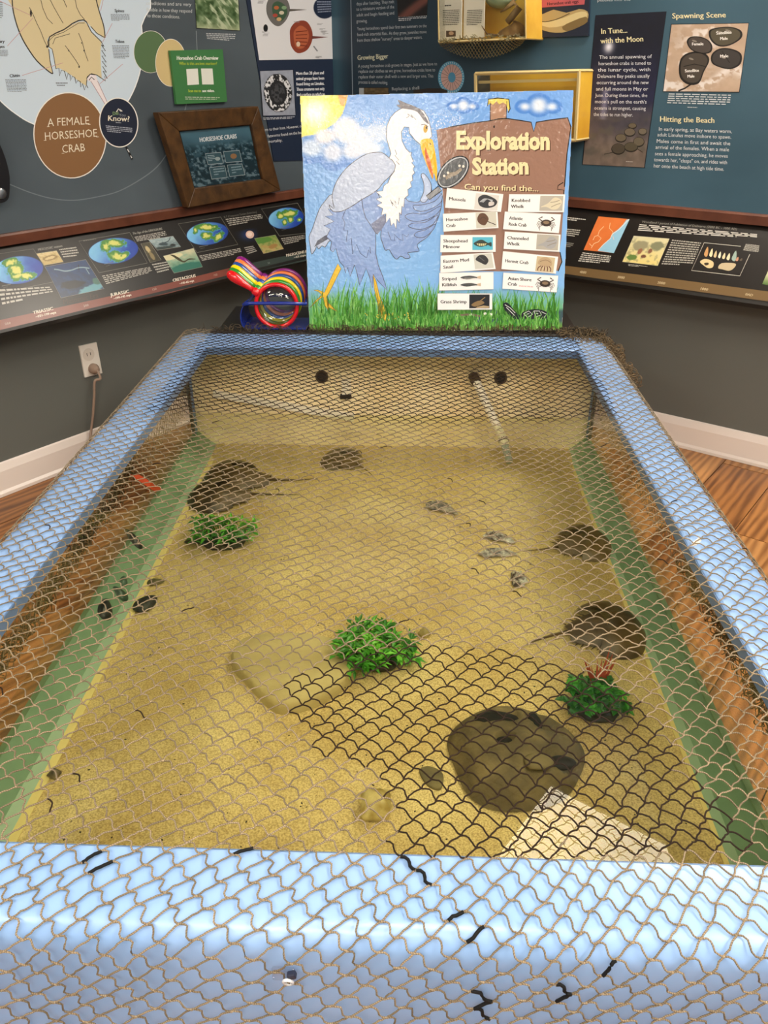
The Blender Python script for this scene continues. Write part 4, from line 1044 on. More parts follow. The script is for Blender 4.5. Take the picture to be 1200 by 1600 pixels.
# neck, chest, head
white = [(626, 170), (638, 167), (650, 168), (662, 173), (669, 184), (673, 200), (675, 213), (670, 218), (658, 220), (657, 226), (648, 218), (640, 208), (639, 199), (632, 198), (627, 206), (628, 220), (634, 232), (640, 238), (643, 238), (642, 243), (646, 252), (643, 254), (648, 260), (645, 264), (648, 270), (644, 274), (645, 282), (641, 284), (643, 292), (637, 296), (638, 305), (632, 310), (631, 324), (628, 322), (627, 336), (624, 332), (624, 348), (620, 342), (619, 358), (615, 348), (611, 353), (609, 340), (603, 348), (603, 334), (596, 336), (598, 326), (589, 321), (597, 317), (588, 311), (597, 308), (588, 300), (598, 298), (600, 290), (606, 286), (610, 276), (616, 268), (618, 258), (613, 250), (608, 247), (611, 240), (608, 230), (604, 216), (604, 206), (605, 196), (610, 184), (617, 176)]
shape(white, '#f4f2f6', 14, '#55555f', .9, 1, sm=False)
A.poly(smooth_poly([(622, 156), (634, 161), (650, 167), (660, 175), (667, 186), (670, 194), (662, 188), (652, 175), (640, 171), (626, 169), (620, 164), (625, 163)], 3), '#6e6c74', 16)
A.line([(617, 234), (620, 241), (617, 243), (623, 250), (619, 252), (624, 257)], .8, '#3c3c44', 16)
A.line([(610, 312), (614, 322), (612, 316), (620, 325), (617, 314), (622, 320), (624, 309)], .8, '#3c3c44', 16)
A.line([(635, 184), (639, 182), (637, 178), (645, 184), (642, 179), (650, 187)], .7, '#55555f', 16)
A.poly(smooth_poly([(658, 219), (674, 217), (678, 228), (681, 244), (683, 262), (682, 284), (678, 270), (676, 280), (670, 266), (663, 248), (658, 232)], 3), '#efbd2c', 16)
A.poly(smooth_poly([(664, 230), (669, 242), (674, 256), (677, 278), (671, 266), (665, 248)], 3), '#cf6a38', 17)
A.line([(672, 224), (673, 226)], 2, '#2a2018', 18)
A.ell(665, 201, 3.4, 6.4, '#cfa94f', 17, .1); A.ell(666.5, 199.5, 1.3, 2.2, '#2a2018', 18); A.line([(658, 195), (663, 194), (669, 198)], .8, '#3c3c44', 18)
# magnifier
mg = rot2((1, 0), 0)
A.poly([(666, 306), (671, 312), (690, 298), (685, 291)], '#8c9096', 19); A.line([(666, 306), (671, 312), (690, 298), (685, 291)], 1.4, '#22242a', 20, closed=True)
A.ell(708, 269, 31, 19, '#1e2126', 20, -.80); A.ell(708, 269, 29, 17, '#b9bec4', 21, -.80); A.ell(708, 269, 27, 15, '#30343a', 22, -.80); A.ell(708, 269, 26, 14, '#62666a', 23, -.80)
A.poly([(696, 276), (702, 270), (712, 268), (720, 262), (722, 266), (714, 273), (704, 277), (697, 281)], '#9c9182', 24)
for x, y in ((700, 270), (718, 259), (724, 260), (694, 275)): A.ell(x, y, 2, 2, '#e8e0d4', 25)
# terrapin
A.poly(smooth_poly([(786, 475), (793, 473), (803, 484), (812, 492), (818, 487), (835, 483), (852, 486), (858, 494), (850, 498), (812, 499), (800, 496), (790, 486)], 3), '#23282b', 6)
for pts in ([(789, 476), (797, 481), (805, 489)], [(791, 480), (798, 487), (804, 493)], [(818, 490), (826, 486), (832, 491), (824, 496), (818, 490)], [(834, 486), (843, 486), (846, 492), (838, 495), (834, 486)], [(846, 487), (854, 491), (850, 496)], [(823, 491), (827, 490)], [(838, 490), (841, 490)]):
    A.line(pts, 1.0, '#d6dad4', 7)
A.line([(716, 493), (735, 491), (750, 494)], 3, '#7a6a58', 6)
for x, y in ((736, 492), (758, 490), (767, 491)): A.ell(x, y, 2.2, 2, '#f2eee4', 7)
# grass blades
r_ = random.Random(8); GC = ['#4f9a34', '#66b046', '#7cc25a', '#3f8a34', '#8fcf6a', '#5aa63e']
lo, hi = lambda y: 484 + (y - 517) * -0.0408, 0
def blade(x, y0, h, lean, w, col, lay):
    xl, xr = 486 + 0, 876
    x2 = min(max(x + lean, xl), xr); xm = min(max(x + lean * .35, xl), xr)
    A.poly([(x - w, y0), (xm - w * .7, y0 - h * .55), (x2, y0 - h), (xm + w * .7, y0 - h * .55), (x + w, y0)], col, lay)
for k_ in range(620):
    x = r_.uniform(489, 873); tall = 1.0 if 530 < x < 690 or x > 866 else (.85 if x < 530 else .75)
    blade(x, r_.uniform(488, 510), r_.uniform(18, 64) * tall, r_.uniform(-16, 16), r_.uniform(.7, 1.7), r_.choice(GC), 2 if 640 < x else r_.choice([2, 3]))
for k_ in range(330):
    x = r_.uniform(488, 874); blade(x, r_.uniform(505, 515), r_.uniform(10, 26), r_.uniform(-9, 9), r_.uniform(.7, 1.5), r_.choice(GC), 9)
for k_ in range(120):
    x = r_.uniform(488, 874); A.line([(x, 515), (x + r_.uniform(-1, 1), 515 - r_.uniform(4, 12))], .9, r_.choice(['#5a3a24', '#46502a', '#6b5a30']), 9)
for k_ in range(26): A.ell(r_.uniform(570, 640), r_.uniform(489, 500), 1.1, 1.1, '#e0cf4a', 9, k=6)
A.build('heron_artwork', m_sign, sign)
# laminated picture cards
m_card = print_mat('laminated_card', .3)
def c6(x, y): return (670 + x / 5.217, 290 + y / 5.217)
def rect(q, u0, v0, u1, v1): return [tuple(bil(q, a, b)) for a, b in ((u0, v0), (u1, v0), (u1, v1), (u0, v1))]
def uvp(q, pts): return [tuple(bil(q, a, b)) for a, b in pts]
def crab_pic(a, q, col, cx=.5, cy=.5, s=1.0):
    E_ = lambda x, y, rx, ry, c, l: a.poly(uvp(q, [(cx + (x + rx * math.cos(t)) * s, cy + (y + ry * math.sin(t)) * s) for t in np.linspace(0, 6.28, 15)[:-1]]), c, l)
    for sx in (-1, 1):
        for k_ in range(4): a.line(uvp(q, [(cx + sx * .15 * s, cy + (.0 + .05 * k_) * s), (cx + sx * (.36 - .03 * k_) * s, cy + (-.06 + .1 * k_) * s), (cx + sx * (.42 - .05 * k_) * s, cy + (.14 + .12 * k_) * s)]), .8, col, 5)
        a.line(uvp(q, [(cx + sx * .16 * s, cy - .08 * s), (cx + sx * .36 * s, cy - .25 * s), (cx + sx * .2 * s, cy - .38 * s)]), 1.8, col, 5)
    E_(0, 0, .24, .22, col, 6); E_(.0, -.03, .14, .1, '#8a7358', 7)
def pic_mussel(a, q):
    a.poly(q, '#d9d6d0', 3); a.poly(smooth_poly(uvp(q, [(.12, .3), (.35, .05), (.7, .15), (.95, .4), (.85, .75), (.5, .9), (.2, .75)]), 4), '#22242a', 4)
    for k_ in range(4): a.line(smooth_poly(uvp(q, [(.2 + .05 * k_, .55), (.4 + .04 * k_, .3), (.75, .35 + .05 * k_)]), 4, False), .9, '#b8bcc0', 5)
    a.poly(smooth_poly(uvp(q, [(.6, .5), (.8, .45), (.82, .65), (.62, .75)]), 3), '#cfc8c4', 5)
def pic_hshoe(a, q):
    a.poly(q, '#cfcdbf', 3); a.poly(smooth_poly(uvp(q, [(.06, .4), (.2, .08), (.45, .08), (.62, .4), (.55, .65), (.4, .85), (.15, .7)]), 4), '#5b3b26', 4); a.line(uvp(q, [(.55, .6), (.95, .85)]), 1.2, '#3b2618', 4)
    a.line(smooth_poly(uvp(q, [(.2, .45), (.35, .3), (.5, .45)]), 4, False), .8, '#37241a', 5)
def pic_minnow(a, q):
    a.poly(q, '#55b9d2', 3); a.poly(smooth_poly(uvp(q, [(.05, .5), (.3, .25), (.5, .22), (.75, .45), (.92, .4), (.92, .75), (.75, .62), (.5, .75), (.25, .72)]), 4), '#2b3a34', 4)
    a.poly(uvp(q, [(.2, .5), (.7, .5), (.6, .68), (.3, .68)]), '#d8cf9a', 5)
    for k_ in range(5): a.line(uvp(q, [(.3 + .1 * k_, .4), (.3 + .1 * k_, .7)]), .9, '#3a3a26', 6)
def pic_snail(a, q): a.poly(q, '#cfcfc4', 3); a.poly(smooth_poly(uvp(q, [(.08, .35), (.3, .08), (.6, .1), (.78, .45), (.6, .75), (.35, .6)]), 4), '#2a2a2c', 4); a.line(uvp(q, [(.3, .2), (.55, .5)]), 1, '#5a5a5c', 5)
def pic_kf(a, q):
    for y in (.25, .75):
        a.poly(smooth_poly(uvp(q, [(.02, y), (.2, y - .1), (.5, y - .12), (.75, y - .03), (.9, y - .1), (.9, y + .1), (.7, y + .05), (.3, y + .12)]), 3), '#4a4c4e', 4); a.poly(uvp(q, [(.76, y - .04), (.92, y - .12), (.92, y + .12), (.76, y + .05)]), '#d8bda0', 5)
    a.line(uvp(q, [(.2, .30), (.7, .30)]), .7, '#cfc8bc', 5)
def pic_shrimp(a, q):
    a.poly(q, '#14161c', 3); a.poly(smooth_poly(uvp(q, [(.1, .75), (.35, .5), (.6, .45), (.75, .6), (.6, .75), (.3, .88)]), 3), '#8a7048', 4); a.line(uvp(q, [(.55, .45), (.78, .2)]), 1, '#a98a5a', 5); a.poly(uvp(q, [(.4, .9), (.7, .8), (.98, .85), (.98, .98), (.3, .98)]), '#b7a078', 4)
def pic_whelk(a, q, c='#d6cdb2'):
    a.poly(q, '#b4afa2', 3); a.poly(smooth_poly(uvp(q, [(.04, .75), (.35, .5), (.6, .12), (.85, .2), (.95, .45), (.8, .85), (.55, .92), (.3, .75)]), 4), c, 4)
    a.line(smooth_poly(uvp(q, [(.45, .45), (.65, .4), (.85, .3)]), 3, False), 1, '#8f8672', 5); a.line(smooth_poly(uvp(q, [(.5, .75), (.7, .6), (.9, .5)]), 3, False), 1, '#8f8672', 5)
def pic_hermit(a, q):
    a.poly(q, '#c9b894', 3); a.poly(smooth_poly(uvp(q, [(.1, .5), (.2, .15), (.5, .02), (.8, .2), (.85, .55), (.5, .6)]), 4), '#b99f7c', 4)
    for k_ in range(5): a.line(smooth_poly(uvp(q, [(.3 + .1 * k_, .6), (.15 + .17 * k_, .75), (.12 + .18 * k_, .95)]), 3, False), 1.5, '#6b3a28', 5)
    a.line(smooth_poly(uvp(q, [(.2, .35), (.5, .2), (.8, .35)]), 3, False), 1, '#8c7458', 5)
CARDS = [(((148, 20), (608, 70), (588, 215), (133, 180)), ['Mussels'], pic_mussel, (.52, .10, .93, .93), .34, 'Mussels, topmost of the left column'),
 (((115, 230), (560, 210), (568, 345), (120, 375)), ['Horseshoe', 'Crab'], pic_hshoe, (.60, .02, .97, .93), .40, 'Horseshoe Crab, second in the left column'),
 (((97, 403), (545, 403), (545, 540), (93, 543)), ['Sheepshead', 'Minnow'], pic_minnow, (.58, .12, .95, .88), .44, 'Sheepshead Minnow, third in the left column'),
 (((97, 572), (522, 545), (545, 680), (95, 712)), ['Eastern Mud', 'Snail'], pic_snail, (.63, .05, .97, .92), .48, 'Eastern Mud Snail, fourth in the left column'),
 (((85, 712), (527, 705), (527, 845), (85, 855)), ['Striped', 'Killifish'], pic_kf, (.38, .08, .80, .92), .27, 'Striped Killifish, fifth in the left column'),
 (((72, 880), (518, 880), (516, 1010), (72, 1012)), ['Grass Shrimp'], pic_shrimp, (.58, .06, .95, .92), .48, 'Grass Shrimp, bottom of the left column'),
 (((655, 70), (1112, 72), (1102, 217), (645, 215)), ['Knobbed', 'Whelk'], lambda a, q: pic_whelk(a, q), (.56, .08, .97, .92), .33, 'Knobbed Whelk, topmost of the right column'),
 (((620, 212), (1078, 235), (1060, 388), (605, 355)), ['Atlantic', 'Rock Crab'], lambda a, q: crab_pic(a, q, '#3a2c22'), (.56, .08, .95, .92), .31, 'Atlantic Rock Crab, second in the right column'),
 (((620, 375), (1075, 400), (1065, 540), (610, 515)), ['Channeled', 'Whelk'], lambda a, q: pic_whelk(a, q, '#a5a5a6'), (.58, .05, .97, .92), .38, 'Channeled Whelk, third in the right column'),
 (((605, 535), (1055, 580), (1035, 718), (592, 680)), ['Hermit Crab'], pic_hermit, (.62, .08, .95, .95), .43, 'Hermit Crab, fourth in the right column'),
 (((608, 710), (1055, 735), (1042, 870), (600, 840)), ['Asian Shore', 'Crab'], lambda a, q: crab_pic(a, q, '#33261c', .5, .52, 1.05), (.58, .05, .97, .95), .42, 'Asian Shore Crab, bottom of the right column')]
for ci, (qd, lines, pic, pr, tw_, lab) in enumerate(CARDS):
    q = [c6(*p) for p in qd]; w = [SPL.hit(a, b, .0030) for a, b in q]; cc = (w[2] + w[3]) / 2
    t = thing('picture_card', 'white laminated card lettered ' + lab, 'card', cc, 'laminated name cards on the exploration sign')
    MB().prism(w, -SPL.n * .0012).build('card_base', m_signw, t)
    a = Art(SPL, .0031); a.poly(q, '#f6f4f2'); a.line(q, .6, '#cfc9c4', 1, closed=True)
    bw = {'Mussels': .30, 'Horseshoe': .40, 'Crab': .17, 'Sheepshead': .44, 'Minnow': .30, 'Eastern Mud': .48, 'Snail': .18, 'Striped': .27, 'Killifish': .27, 'Grass Shrimp': .48, 'Knobbed': .33, 'Whelk': .23, 'Atlantic': .24, 'Rock Crab': .32, 'Channeled': .38, 'Hermit Crab': .43, 'Asian Shore': .43}
    x0 = .05 if ci not in (7, 10) else .09
    for li, tx in enumerate(lines):
        vv = (.60 if len(lines) == 1 else .43 + .34 * li)
        a.text(tx, bil(q, x0, vv), bil(q, x0 + bw.get(tx, .2), vv), 5.0, '#1c1c1e', 4, .012)
    if ci == 10: a.text('INVASIVE SPECIES', bil(q, .30, .80), bil(q, .56, .80), 2.0, '#d03a4a', 4)
    a.build('card_print', m_card, t)
    a = Art(SPL, .0035); pic(a, rect(q, *pr)); a.build('picture', m_card, t)
# ------------------------------------------------------------------ upper wall panels, ledge and sloping timeline panels
m_pr = print_mat('wall_print', .45)
m_desk = print_mat('desk_print', .3)
def up_panel(name, label, wall_pl, d, n, s0, s1, z0, z1, base, fn, cell=.02):
    """mural board fixed to the wall; s measured from the corner along d"""
    th = .012; a = C3 + d * s0; L = (s1 - s0)
    t = thing(name, label, 'mural panel', C3 + d * (s0 + s1) / 2 + UZ * z0)
    MB().frame_box(a + n * .001 + UZ * z0, d * L, n * (th - .001), UZ * (z1 - z0)).build('board', mat('mural_board', base, .5), t)
    nx_, nz_ = int(L / cell), int((z1 - z0) / cell)
    S_, Z_ = np.meshgrid(np.linspace(s0, s1, nx_ + 1), np.linspace(z0, z1, nz_ + 1))
    P_ = C3 + S_[..., None] * d + Z_[..., None] * UZ + n * (th + .0003)
    c = np.clip(fn(S_, Z_), 0, 1) ** 2.2
    i = np.arange(S_.size).reshape(S_.shape); q = np.stack([i[:-1, :-1], i[:-1, 1:], i[1:, 1:], i[1:, :-1]], -1).reshape(-1, 4)
    obj('printed_ground', P_.reshape(-1, 3), q, m_pr, t, cols=c.reshape(-1, 3)); return t
ZLL, ZLR = CH - .455, CH - .424
def gl(S_, Z_):
    f = fbm(S_ * 1.6 + 4, Z_ * 5 + 7, 4); g = fbm(S_ * 5, Z_ * 5, 3); c = mixc(hexc('#3f474e'), hexc('#5e6a72'), np.clip(f * 1.3 - .1, 0, 1)); return c * (.92 + .16 * g)[..., None]
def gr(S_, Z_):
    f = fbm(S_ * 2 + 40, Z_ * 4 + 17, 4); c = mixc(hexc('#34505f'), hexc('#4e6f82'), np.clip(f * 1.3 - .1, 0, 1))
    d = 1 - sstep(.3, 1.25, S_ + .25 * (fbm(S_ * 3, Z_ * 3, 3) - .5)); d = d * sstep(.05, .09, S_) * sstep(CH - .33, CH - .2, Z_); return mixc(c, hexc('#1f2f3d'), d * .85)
lp = up_panel('mural_panel', 'grey blue mural panel with a large drawing of a female horseshoe crab, left wall', LW, -DL, NL, .012, 5.0, ZLL, 2.45, '#4b555c', gl, .03)
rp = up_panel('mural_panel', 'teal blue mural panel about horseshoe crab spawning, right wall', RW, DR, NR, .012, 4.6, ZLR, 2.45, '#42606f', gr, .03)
TH = .0125
# navy panel on the left wall
A = Art(LW, TH + .004)
npq = [(383, -14), (526, -14), (528, 249), (428, 252)]
w = [LW.hit(a, b, TH + .004) for a, b in npq]
nav = thing('information_panel', 'navy panel with crab photographs between the wooden frame and the exploration sign', 'information panel', (w[2] + w[3]) / 2)
MB().prism(w, -NL * .0038).build('board', mat('navy_board', '#1d2a42', .5), nav)
A.poly([(390, -12), (518, -12), (520, 92), (405, 94)], '#dfe1e6', 1)
A.ell(507, 12, 18, 18, '#b9c0cc', 2); A.ell(507, 12, 17, 17, '#1b2740', 3)
A.micro([(495, 2), (520, 2), (519, 20), (497, 22)], 5, '#8c96ac', 4, seed=4)
A.poly(smooth_poly([(417, 5), (426, -8), (444, -6), (453, 12), (448, 30), (436, 41), (425, 36), (417, 22)], 4), '#6b6a68', 2)
A.poly(smooth_poly([(425, 10), (433, 2), (445, 8), (449, 20), (440, 33), (429, 28)], 4), '#3f5a44', 3)
for x, y, c in ((432, 12, '#b0653a'), (440, 20, '#d0c8b0'), (430, 24, '#a8483a'), (444, 12, '#7fa07a'), (436, 30, '#c9a878')): A.ell(x, y, 4, 3, c, 4, k=10)
A.poly([(452, 14), (480, 15), (452, 18)], '#57524c', 3)
A.poly(smooth_poly([(454, 44), (463, 34), (478, 33), (487, 46), (488, 62), (480, 78), (465, 83), (455, 72), (453, 56)], 4), '#8c3f2b', 2)
A.poly(smooth_poly([(460, 48), (470, 40), (481, 48), (482, 62), (474, 75), (463, 74), (459, 60)], 4), '#b4603f', 3)
for k_ in range(5): A.line([(462, 50 + 5 * k_), (480, 48 + 6 * k_)], 1.3, '#6a2418', 4)
A.ell(466, 69, 3, 4, '#e0c8b0', 5); A.poly([(487, 56), (513, 58), (487, 61)], '#6a3a34', 3); A.line([(490, 72), (496, 80)], 2, '#7d8288', 3)
A.ell(415, 44, 3.5, 6, '#16181a', 2)
r_ = random.Random(2)
for k_ in range(16):
    x, y = r_.choice([(404, 5), (407, 24), (408, 52), (446, 62), (496, 40), (500, 50), (492, 84), (460, 30)]); x += r_.uniform(-2, 4); y += r_.uniform(-6, 6); A.micro([(x, y), (x + 9, y), (x + 9, y + 3), (x, y + 3)], 2, '#8a8c92', 3, seed=k_)
q = [(406, 111), (458, 109), (462, 180), (411, 181)]
def ringph(u, v):
    c = mixc(hexc('#8f96a6'), hexc('#aab2c2'), fbm(u * 9, v * 9, 3)); d = np.hypot((u - .5) / .42, (v - .5) / .42); s = fbm(u * 22 + 3, v * 22, 2)
    c = mixc(c, hexc('#25272b'), (d < 1.02)); c = mixc(c, hexc('#dfe2e6'), ((d < .98) & (d > .66) & (s > .48)) * 1.0); c = mixc(c, hexc('#4a4c50'), ((d < .5) & (s > .5)) * .9); return c
A.qfield(q, ringph, 52, 70, 2); A.line(q, 1, '#11151f', 3, closed=True); A.micro([(411, 184), (461, 182), (461, 186), (412, 188)], 2, '#c8ccd4', 3)
WH = '#dfe4ea'
for k_, tx in enumerate(['More than 20 plant and', 'animal groups have been', 'found living on Limulus.', 'These creatures not only', 'find a surface on which to']):
    y = 117 + 8.3 * k_; A.text(tx, (462.5 + .3 * k_, y), (506 + .35 * k_, y - 1), 5, WH, 3, .004)
A.text('rm to their host. However, o', (414, 205), (471, 199), 4.6, WH, 3); A.text('flatworms found on the bo', (418, 215), (471, 209), 4.6, WH, 3); A.text('b mortality.', (415, 224), (441, 221), 4.6, WH, 3)
A.build('panel_print', m_pr, nav)
# left mural art
A = Art(LW, TH + .0006)
rim_ = smooth_poly([(213, -10), (221, 40), (222.5, 77), (218, 115), (203, 153), (182, 178), (150, 200), (100, 207), (53, 194), (25, 178), (0, 157), (-40, 115), (-70, 60), (-80, -10)], 4)
A.poly(rim_, '#cfe0ef', 1); A.line(rim_, 1.6, '#f2f6fa', 2, closed=True)
c8 = lambda L_: [(x / 5.217, y / 5.217) for x, y in L_]
BG_ = '#dccda2'
def shp(L_, col, lay, w=1.3, out='#2a2622', sm=True):
    p = c8(L_); p = smooth_poly(p, 3) if sm else p; A.poly(p, col, lay); A.line(p, w, out, lay + 1, closed=True)
A.poly(smooth_poly(c8([(100, -60), (103, 60), (130, 180), (170, 290), (225, 390), (300, 495), (400, 585), (432, 600), (412, 500), (396, 395), (388, 350), (400, 300), (520, 240), (590, 190), (680, 165), (740, 215), (800, 275), (857, 308), (845, 210), (805, 80), (775, -60)]), 3), BG_, 3)
A.line(smooth_poly(c8([(100, -60), (103, 60), (130, 180), (170, 290), (225, 390), (300, 495), (400, 585), (432, 600)]), 3, False), 1.8, '#2a2622', 4)
A.line(c8([(432, 600), (408, 500), (398, 400)]), 1.2, '#2a2622', 4); A.line(smooth_poly(c8([(770, -60), (805, 80), (845, 210), (857, 308)]), 3, False), 1.6, '#2a2622', 4); A.line(c8([(857, 308), (790, 272), (740, 215)]), 1.2, '#2a2622', 4)
A.poly(c8([(395, 380), (392, 340), (405, 300), (520, 245), (590, 200), (640, 178), (690, 175), (720, 210), (745, 260), (828, 342), (818, 420), (822, 540), (830, 640), (790, 610), (745, 600), (712, 622), (704, 700), (640, 662), (590, 618), (530, 580), (475, 552), (455, 560), (440, 470), (425, 400)]), BG_, 5)
A.line(c8([(395, 380), (392, 340), (405, 300), (455, 270), (520, 242), (560, 215), (590, 192), (640, 168), (680, 162), (705, 178)]), 1.9, '#2a2622', 6)
A.line(c8([(402, 372), (402, 330), (440, 292), (520, 262), (575, 228), (640, 188), (690, 188)]), .8, '#2a2622', 6)
A.line(c8([(705, 178), (720, 212), (745, 260), (828, 342)]), 1.3, '#2a2622', 6); A.line(c8([(395, 380), (425, 400), (440, 470), (455, 560)]), 1.0, '#2a2622', 6)
sp1 = c8([(455, 560), (480, 556), (485, 620), (500, 572), (525, 580), (545, 650), (555, 595), (570, 610), (575, 660), (590, 620), (610, 632), (620, 680), (635, 655), (655, 665), (658, 710), (672, 680), (690, 735), (700, 700), (718, 718), (704, 690), (712, 625), (745, 600), (790, 612), (860, 660), (850, 620), (875, 640), (840, 580), (868, 590), (835, 540), (868, 545), (832, 500), (866, 508), (830, 455), (862, 460), (828, 410), (860, 415), (826, 365), (848, 380), (826, 342)])
A.line(sp1, 1.1, '#2a2622', 6)
for L_ in ([(240, 60), (270, 120), (300, 190), (330, 250), (360, 330), (385, 380)], [(330, -10), (350, 70), (385, 150), (430, 195)], [(400, -20), (440, 60), (480, 130), (515, 190)], [(510, -20), (545, 60)], [(610, -20), (625, 60), (655, 120), (690, 160)], [(530, 370), (560, 410), (620, 495), (650, 545)], [(640, 270), (670, 340), (690, 420), (718, 500)], [(430, 360), (450, 310), (520, 290), (570, 275)]):
    A.line(c8(L_), .9, '#3a332a', 6)
for x, y, a_, b_ in ((252, 108, 9, 30), (385, 380, 9, 10), (645, 545, 6, 9), (560, 412, 5, 7), (686, 412, 6, 8), (665, 350, 4, 6)): A.ell(x / 5.217, y / 5.217, a_ / 5.217, b_ / 5.217, '#2e2620', 7, k=12)
A.poly(c8([(705, 640), (735, 605), (780, 610), (800, 665), (872, 835), (852, 850), (745, 665), (720, 660)]), '#eee6ea', 6); A.line(c8([(740, 660), (855, 848)]), .9, '#b08c94', 7); A.line(c8([(795, 660), (875, 835)]), .9, '#b08c94', 7)
A.line(c8([(705, 640), (735, 605), (780, 610)]), 1.4, '#2a2622', 8); A.line(c8([(725, 655), (745, 628), (770, 650)]), 1.2, '#2a2622', 8)
for L_ in ([(180, 615), (515, 512)], [(60, 375), (270, 145)], [(-20, 0), (250, 125)], [(845, -20), (820, 90)], [(915, 190), (835, 345)], [(1000, 522), (805, 690)]): A.line(c8(L_), .8, '#c79a9e', 8)
DK = '#2b3038'
A.text('Spines', (179, 19), (194, 19.3), 5, DK, 8, .02); A.text('Telson', (180, 67), (194, 67.3), 5, DK, 8, .02); A.text('Chitin', (15, 121), (31, 120), 5, DK, 8, .02)
A.text('ary', (-1, 67), (7, 67), 5, DK, 8, .02); A.text('yes', (-1, 75), (7, 75), 5, DK, 8, .02)
for qd, n_ in ((((173, 22), (202, 22), (203, 34), (174, 33)), 6), (((175, 71), (202, 71), (202, 93), (178, 92)), 9), (((8, 124), (41, 124), (42, 145), (12, 144)), 9), (((-8, 78), (12, 78), (13, 89), (-8, 88)), 5), (((-4, 3), (4, 3), (5, 30), (-4, 29)), 9), (((87, 129), (106, 129), (105, 136), (90, 136)), 2)):
    A.micro(qd, n_, '#6f757e', 8, seed=n_)
def disc(cx, cy, rx, ry, col, lay, rot=0, edge='#f4f1ea', w=1.6):
    A.ell(cx, cy, rx + w, ry + w, edge, lay, rot, 48); A.ell(cx, cy, rx, ry, col, lay + 1, rot, 48)
disc(235.5, 81, 26, 32.5, '#57744e', 9, w=.7); disc(267, 98, 23.5, 36.5, '#d3bd87', 11, w=.8)
disc(109.3, 211.5, 55.5, 66, '#8a6440', 13, -.12); disc(185.5, 191.5, 29, 37.5, '#1c2438', 15, -.1)
CRM = '#efe6cf'
A.text('A FEMALE', (74.5, 197.5), (139.5, 194), 12.5, CRM, 18, -.004); A.text('HORSESHOE', (69.5, 219), (152, 213.5), 12.5, CRM, 18, -.004); A.text('CRAB', (97, 239), (133, 236), 12.5, CRM, 18, -.004)
for x, y in ((75, 198), (139, 194.5), (70, 219.5), (152, 214), (98, 239.5)): A.line([(x - 1.5, y), (x + 2.5, y - .2)], .8, CRM, 18)
A.text('Did', (176, 180), (185, 179.5), 5.5, '#7f9c6a', 18, .04); A.text('You', (186, 182), (196, 182), 4.5, '#9aa0a8', 18, .0); A.text('Know?', (168, 188.5), (202, 190), 8.5, '#f0e9d2', 19, .05)
A.line([(182, 175), (185, 170), (189, 174)], 1.6, '#e8e4dc', 18); A.line([(187, 171), (191, 174)], 1.6, '#e8e4dc', 18); A.micro([(181, 191), (198, 192), (198, 194), (181, 193)], 1, '#c8ccd4', 18)
A.micro([(165, 196), (207, 200), (207, 211), (168, 207)], 4, '#aeb4c0', 18)
A.line([(197, 229), (203, 241), (207, 249)], 3, '#16171a', 9); A.line([(199, 233), (202, 238)], 1.6, '#e6e6e6', 10); A.line([(204, 243), (206, 247)], 1.4, '#e6e6e6', 10)
A.line(smooth_poly([(13, 287), (45, 300), (80, 310), (115, 313), (150, 308), (185, 299), (220, 280), (245, 261), (262, 238), (280, 205), (292, 160)], 4, False), 1.6, '#7c868c', 3)
A.line([(306.5, 48), (308, 78)], 1.0, '#8c969c', 3)
for k_, (tx, p0, p1) in enumerate((('conditions and are very', (228, 7.5), (299, 9.5)), ('flexible in how they respond', (228.5, 17.5), (300, 20)), ('to those conditions.', (230, 26.8), (281, 29)))): A.text(tx, p0, p1, 5.6, '#cfd4d6', 3)
q = [(304, -12), (372, -12), (375, 48), (307, 44)]
def weeds(u, v):
    f = fbm(u * 10 + 2, v * 7, 3); g = fbm(u * 14 - v * 9 + 30, v * 4 + 5, 3); c = mixc(hexc('#8aa07a'), hexc('#2e4a22'), np.clip(f * 2 - .5, 0, 1)); c = mixc(c, hexc('#c9d2b4'), sstep(.55, .68, g) * .8); return mixc(c, hexc('#bcc3a0'), sstep(.75, 1, v) * .7)
A.qfield(q, weeds, 60, 50, 4); A.line(q, 1.3, '#15181a', 5, closed=True)
A.micro([(322, 52), (368, 53), (366, 66), (324, 62)], 4, '#c3c8ca', 3, seed=3)
A.build('mural_print', m_pr, lp)
# green card pinned on the mural
gq = [(266, 79), (348, 77), (355, 159), (276, 163)]; w = [LW.hit(a, b, TH + .014) for a, b in gq]
t = thing('green_card', 'small green card headed Horseshoe Crab Overview on the left mural', 'card', (w[2] + w[3]) / 2)
MB().prism(w, -NL * .011).build('card_base', mat('green_board', '#3d7a45', .5), t)
A = Art(LW, TH + .0142); 
A.text('Horseshoe Crab Overview', (276, 93.5), (341, 93.5), 6.2, '#eef2ea', 2, .03); A.text('Who is this ancient mariner?', (280, 101.5), (339, 101.5), 5, '#9fb43c', 2, .01)
A.text('Scan me to', (294, 144), (314, 144), 4.5, '#a9c23e', 2, .03); A.text('see video.', (316, 144), (335, 143.8), 4.5, '#eef2ea', 2, .03); A.micro([(289, 151), (344, 152), (344, 157), (290, 157)], 2, '#c2cbb8', 2)
A.poly([(291, 108), (309, 107), (311, 132), (293, 133)], '#e6e8e0', 2); A.poly([(314, 107), (332, 107), (334, 132), (316, 132)], '#e6e8e0', 2)
A.build('card_print', m_pr, t)
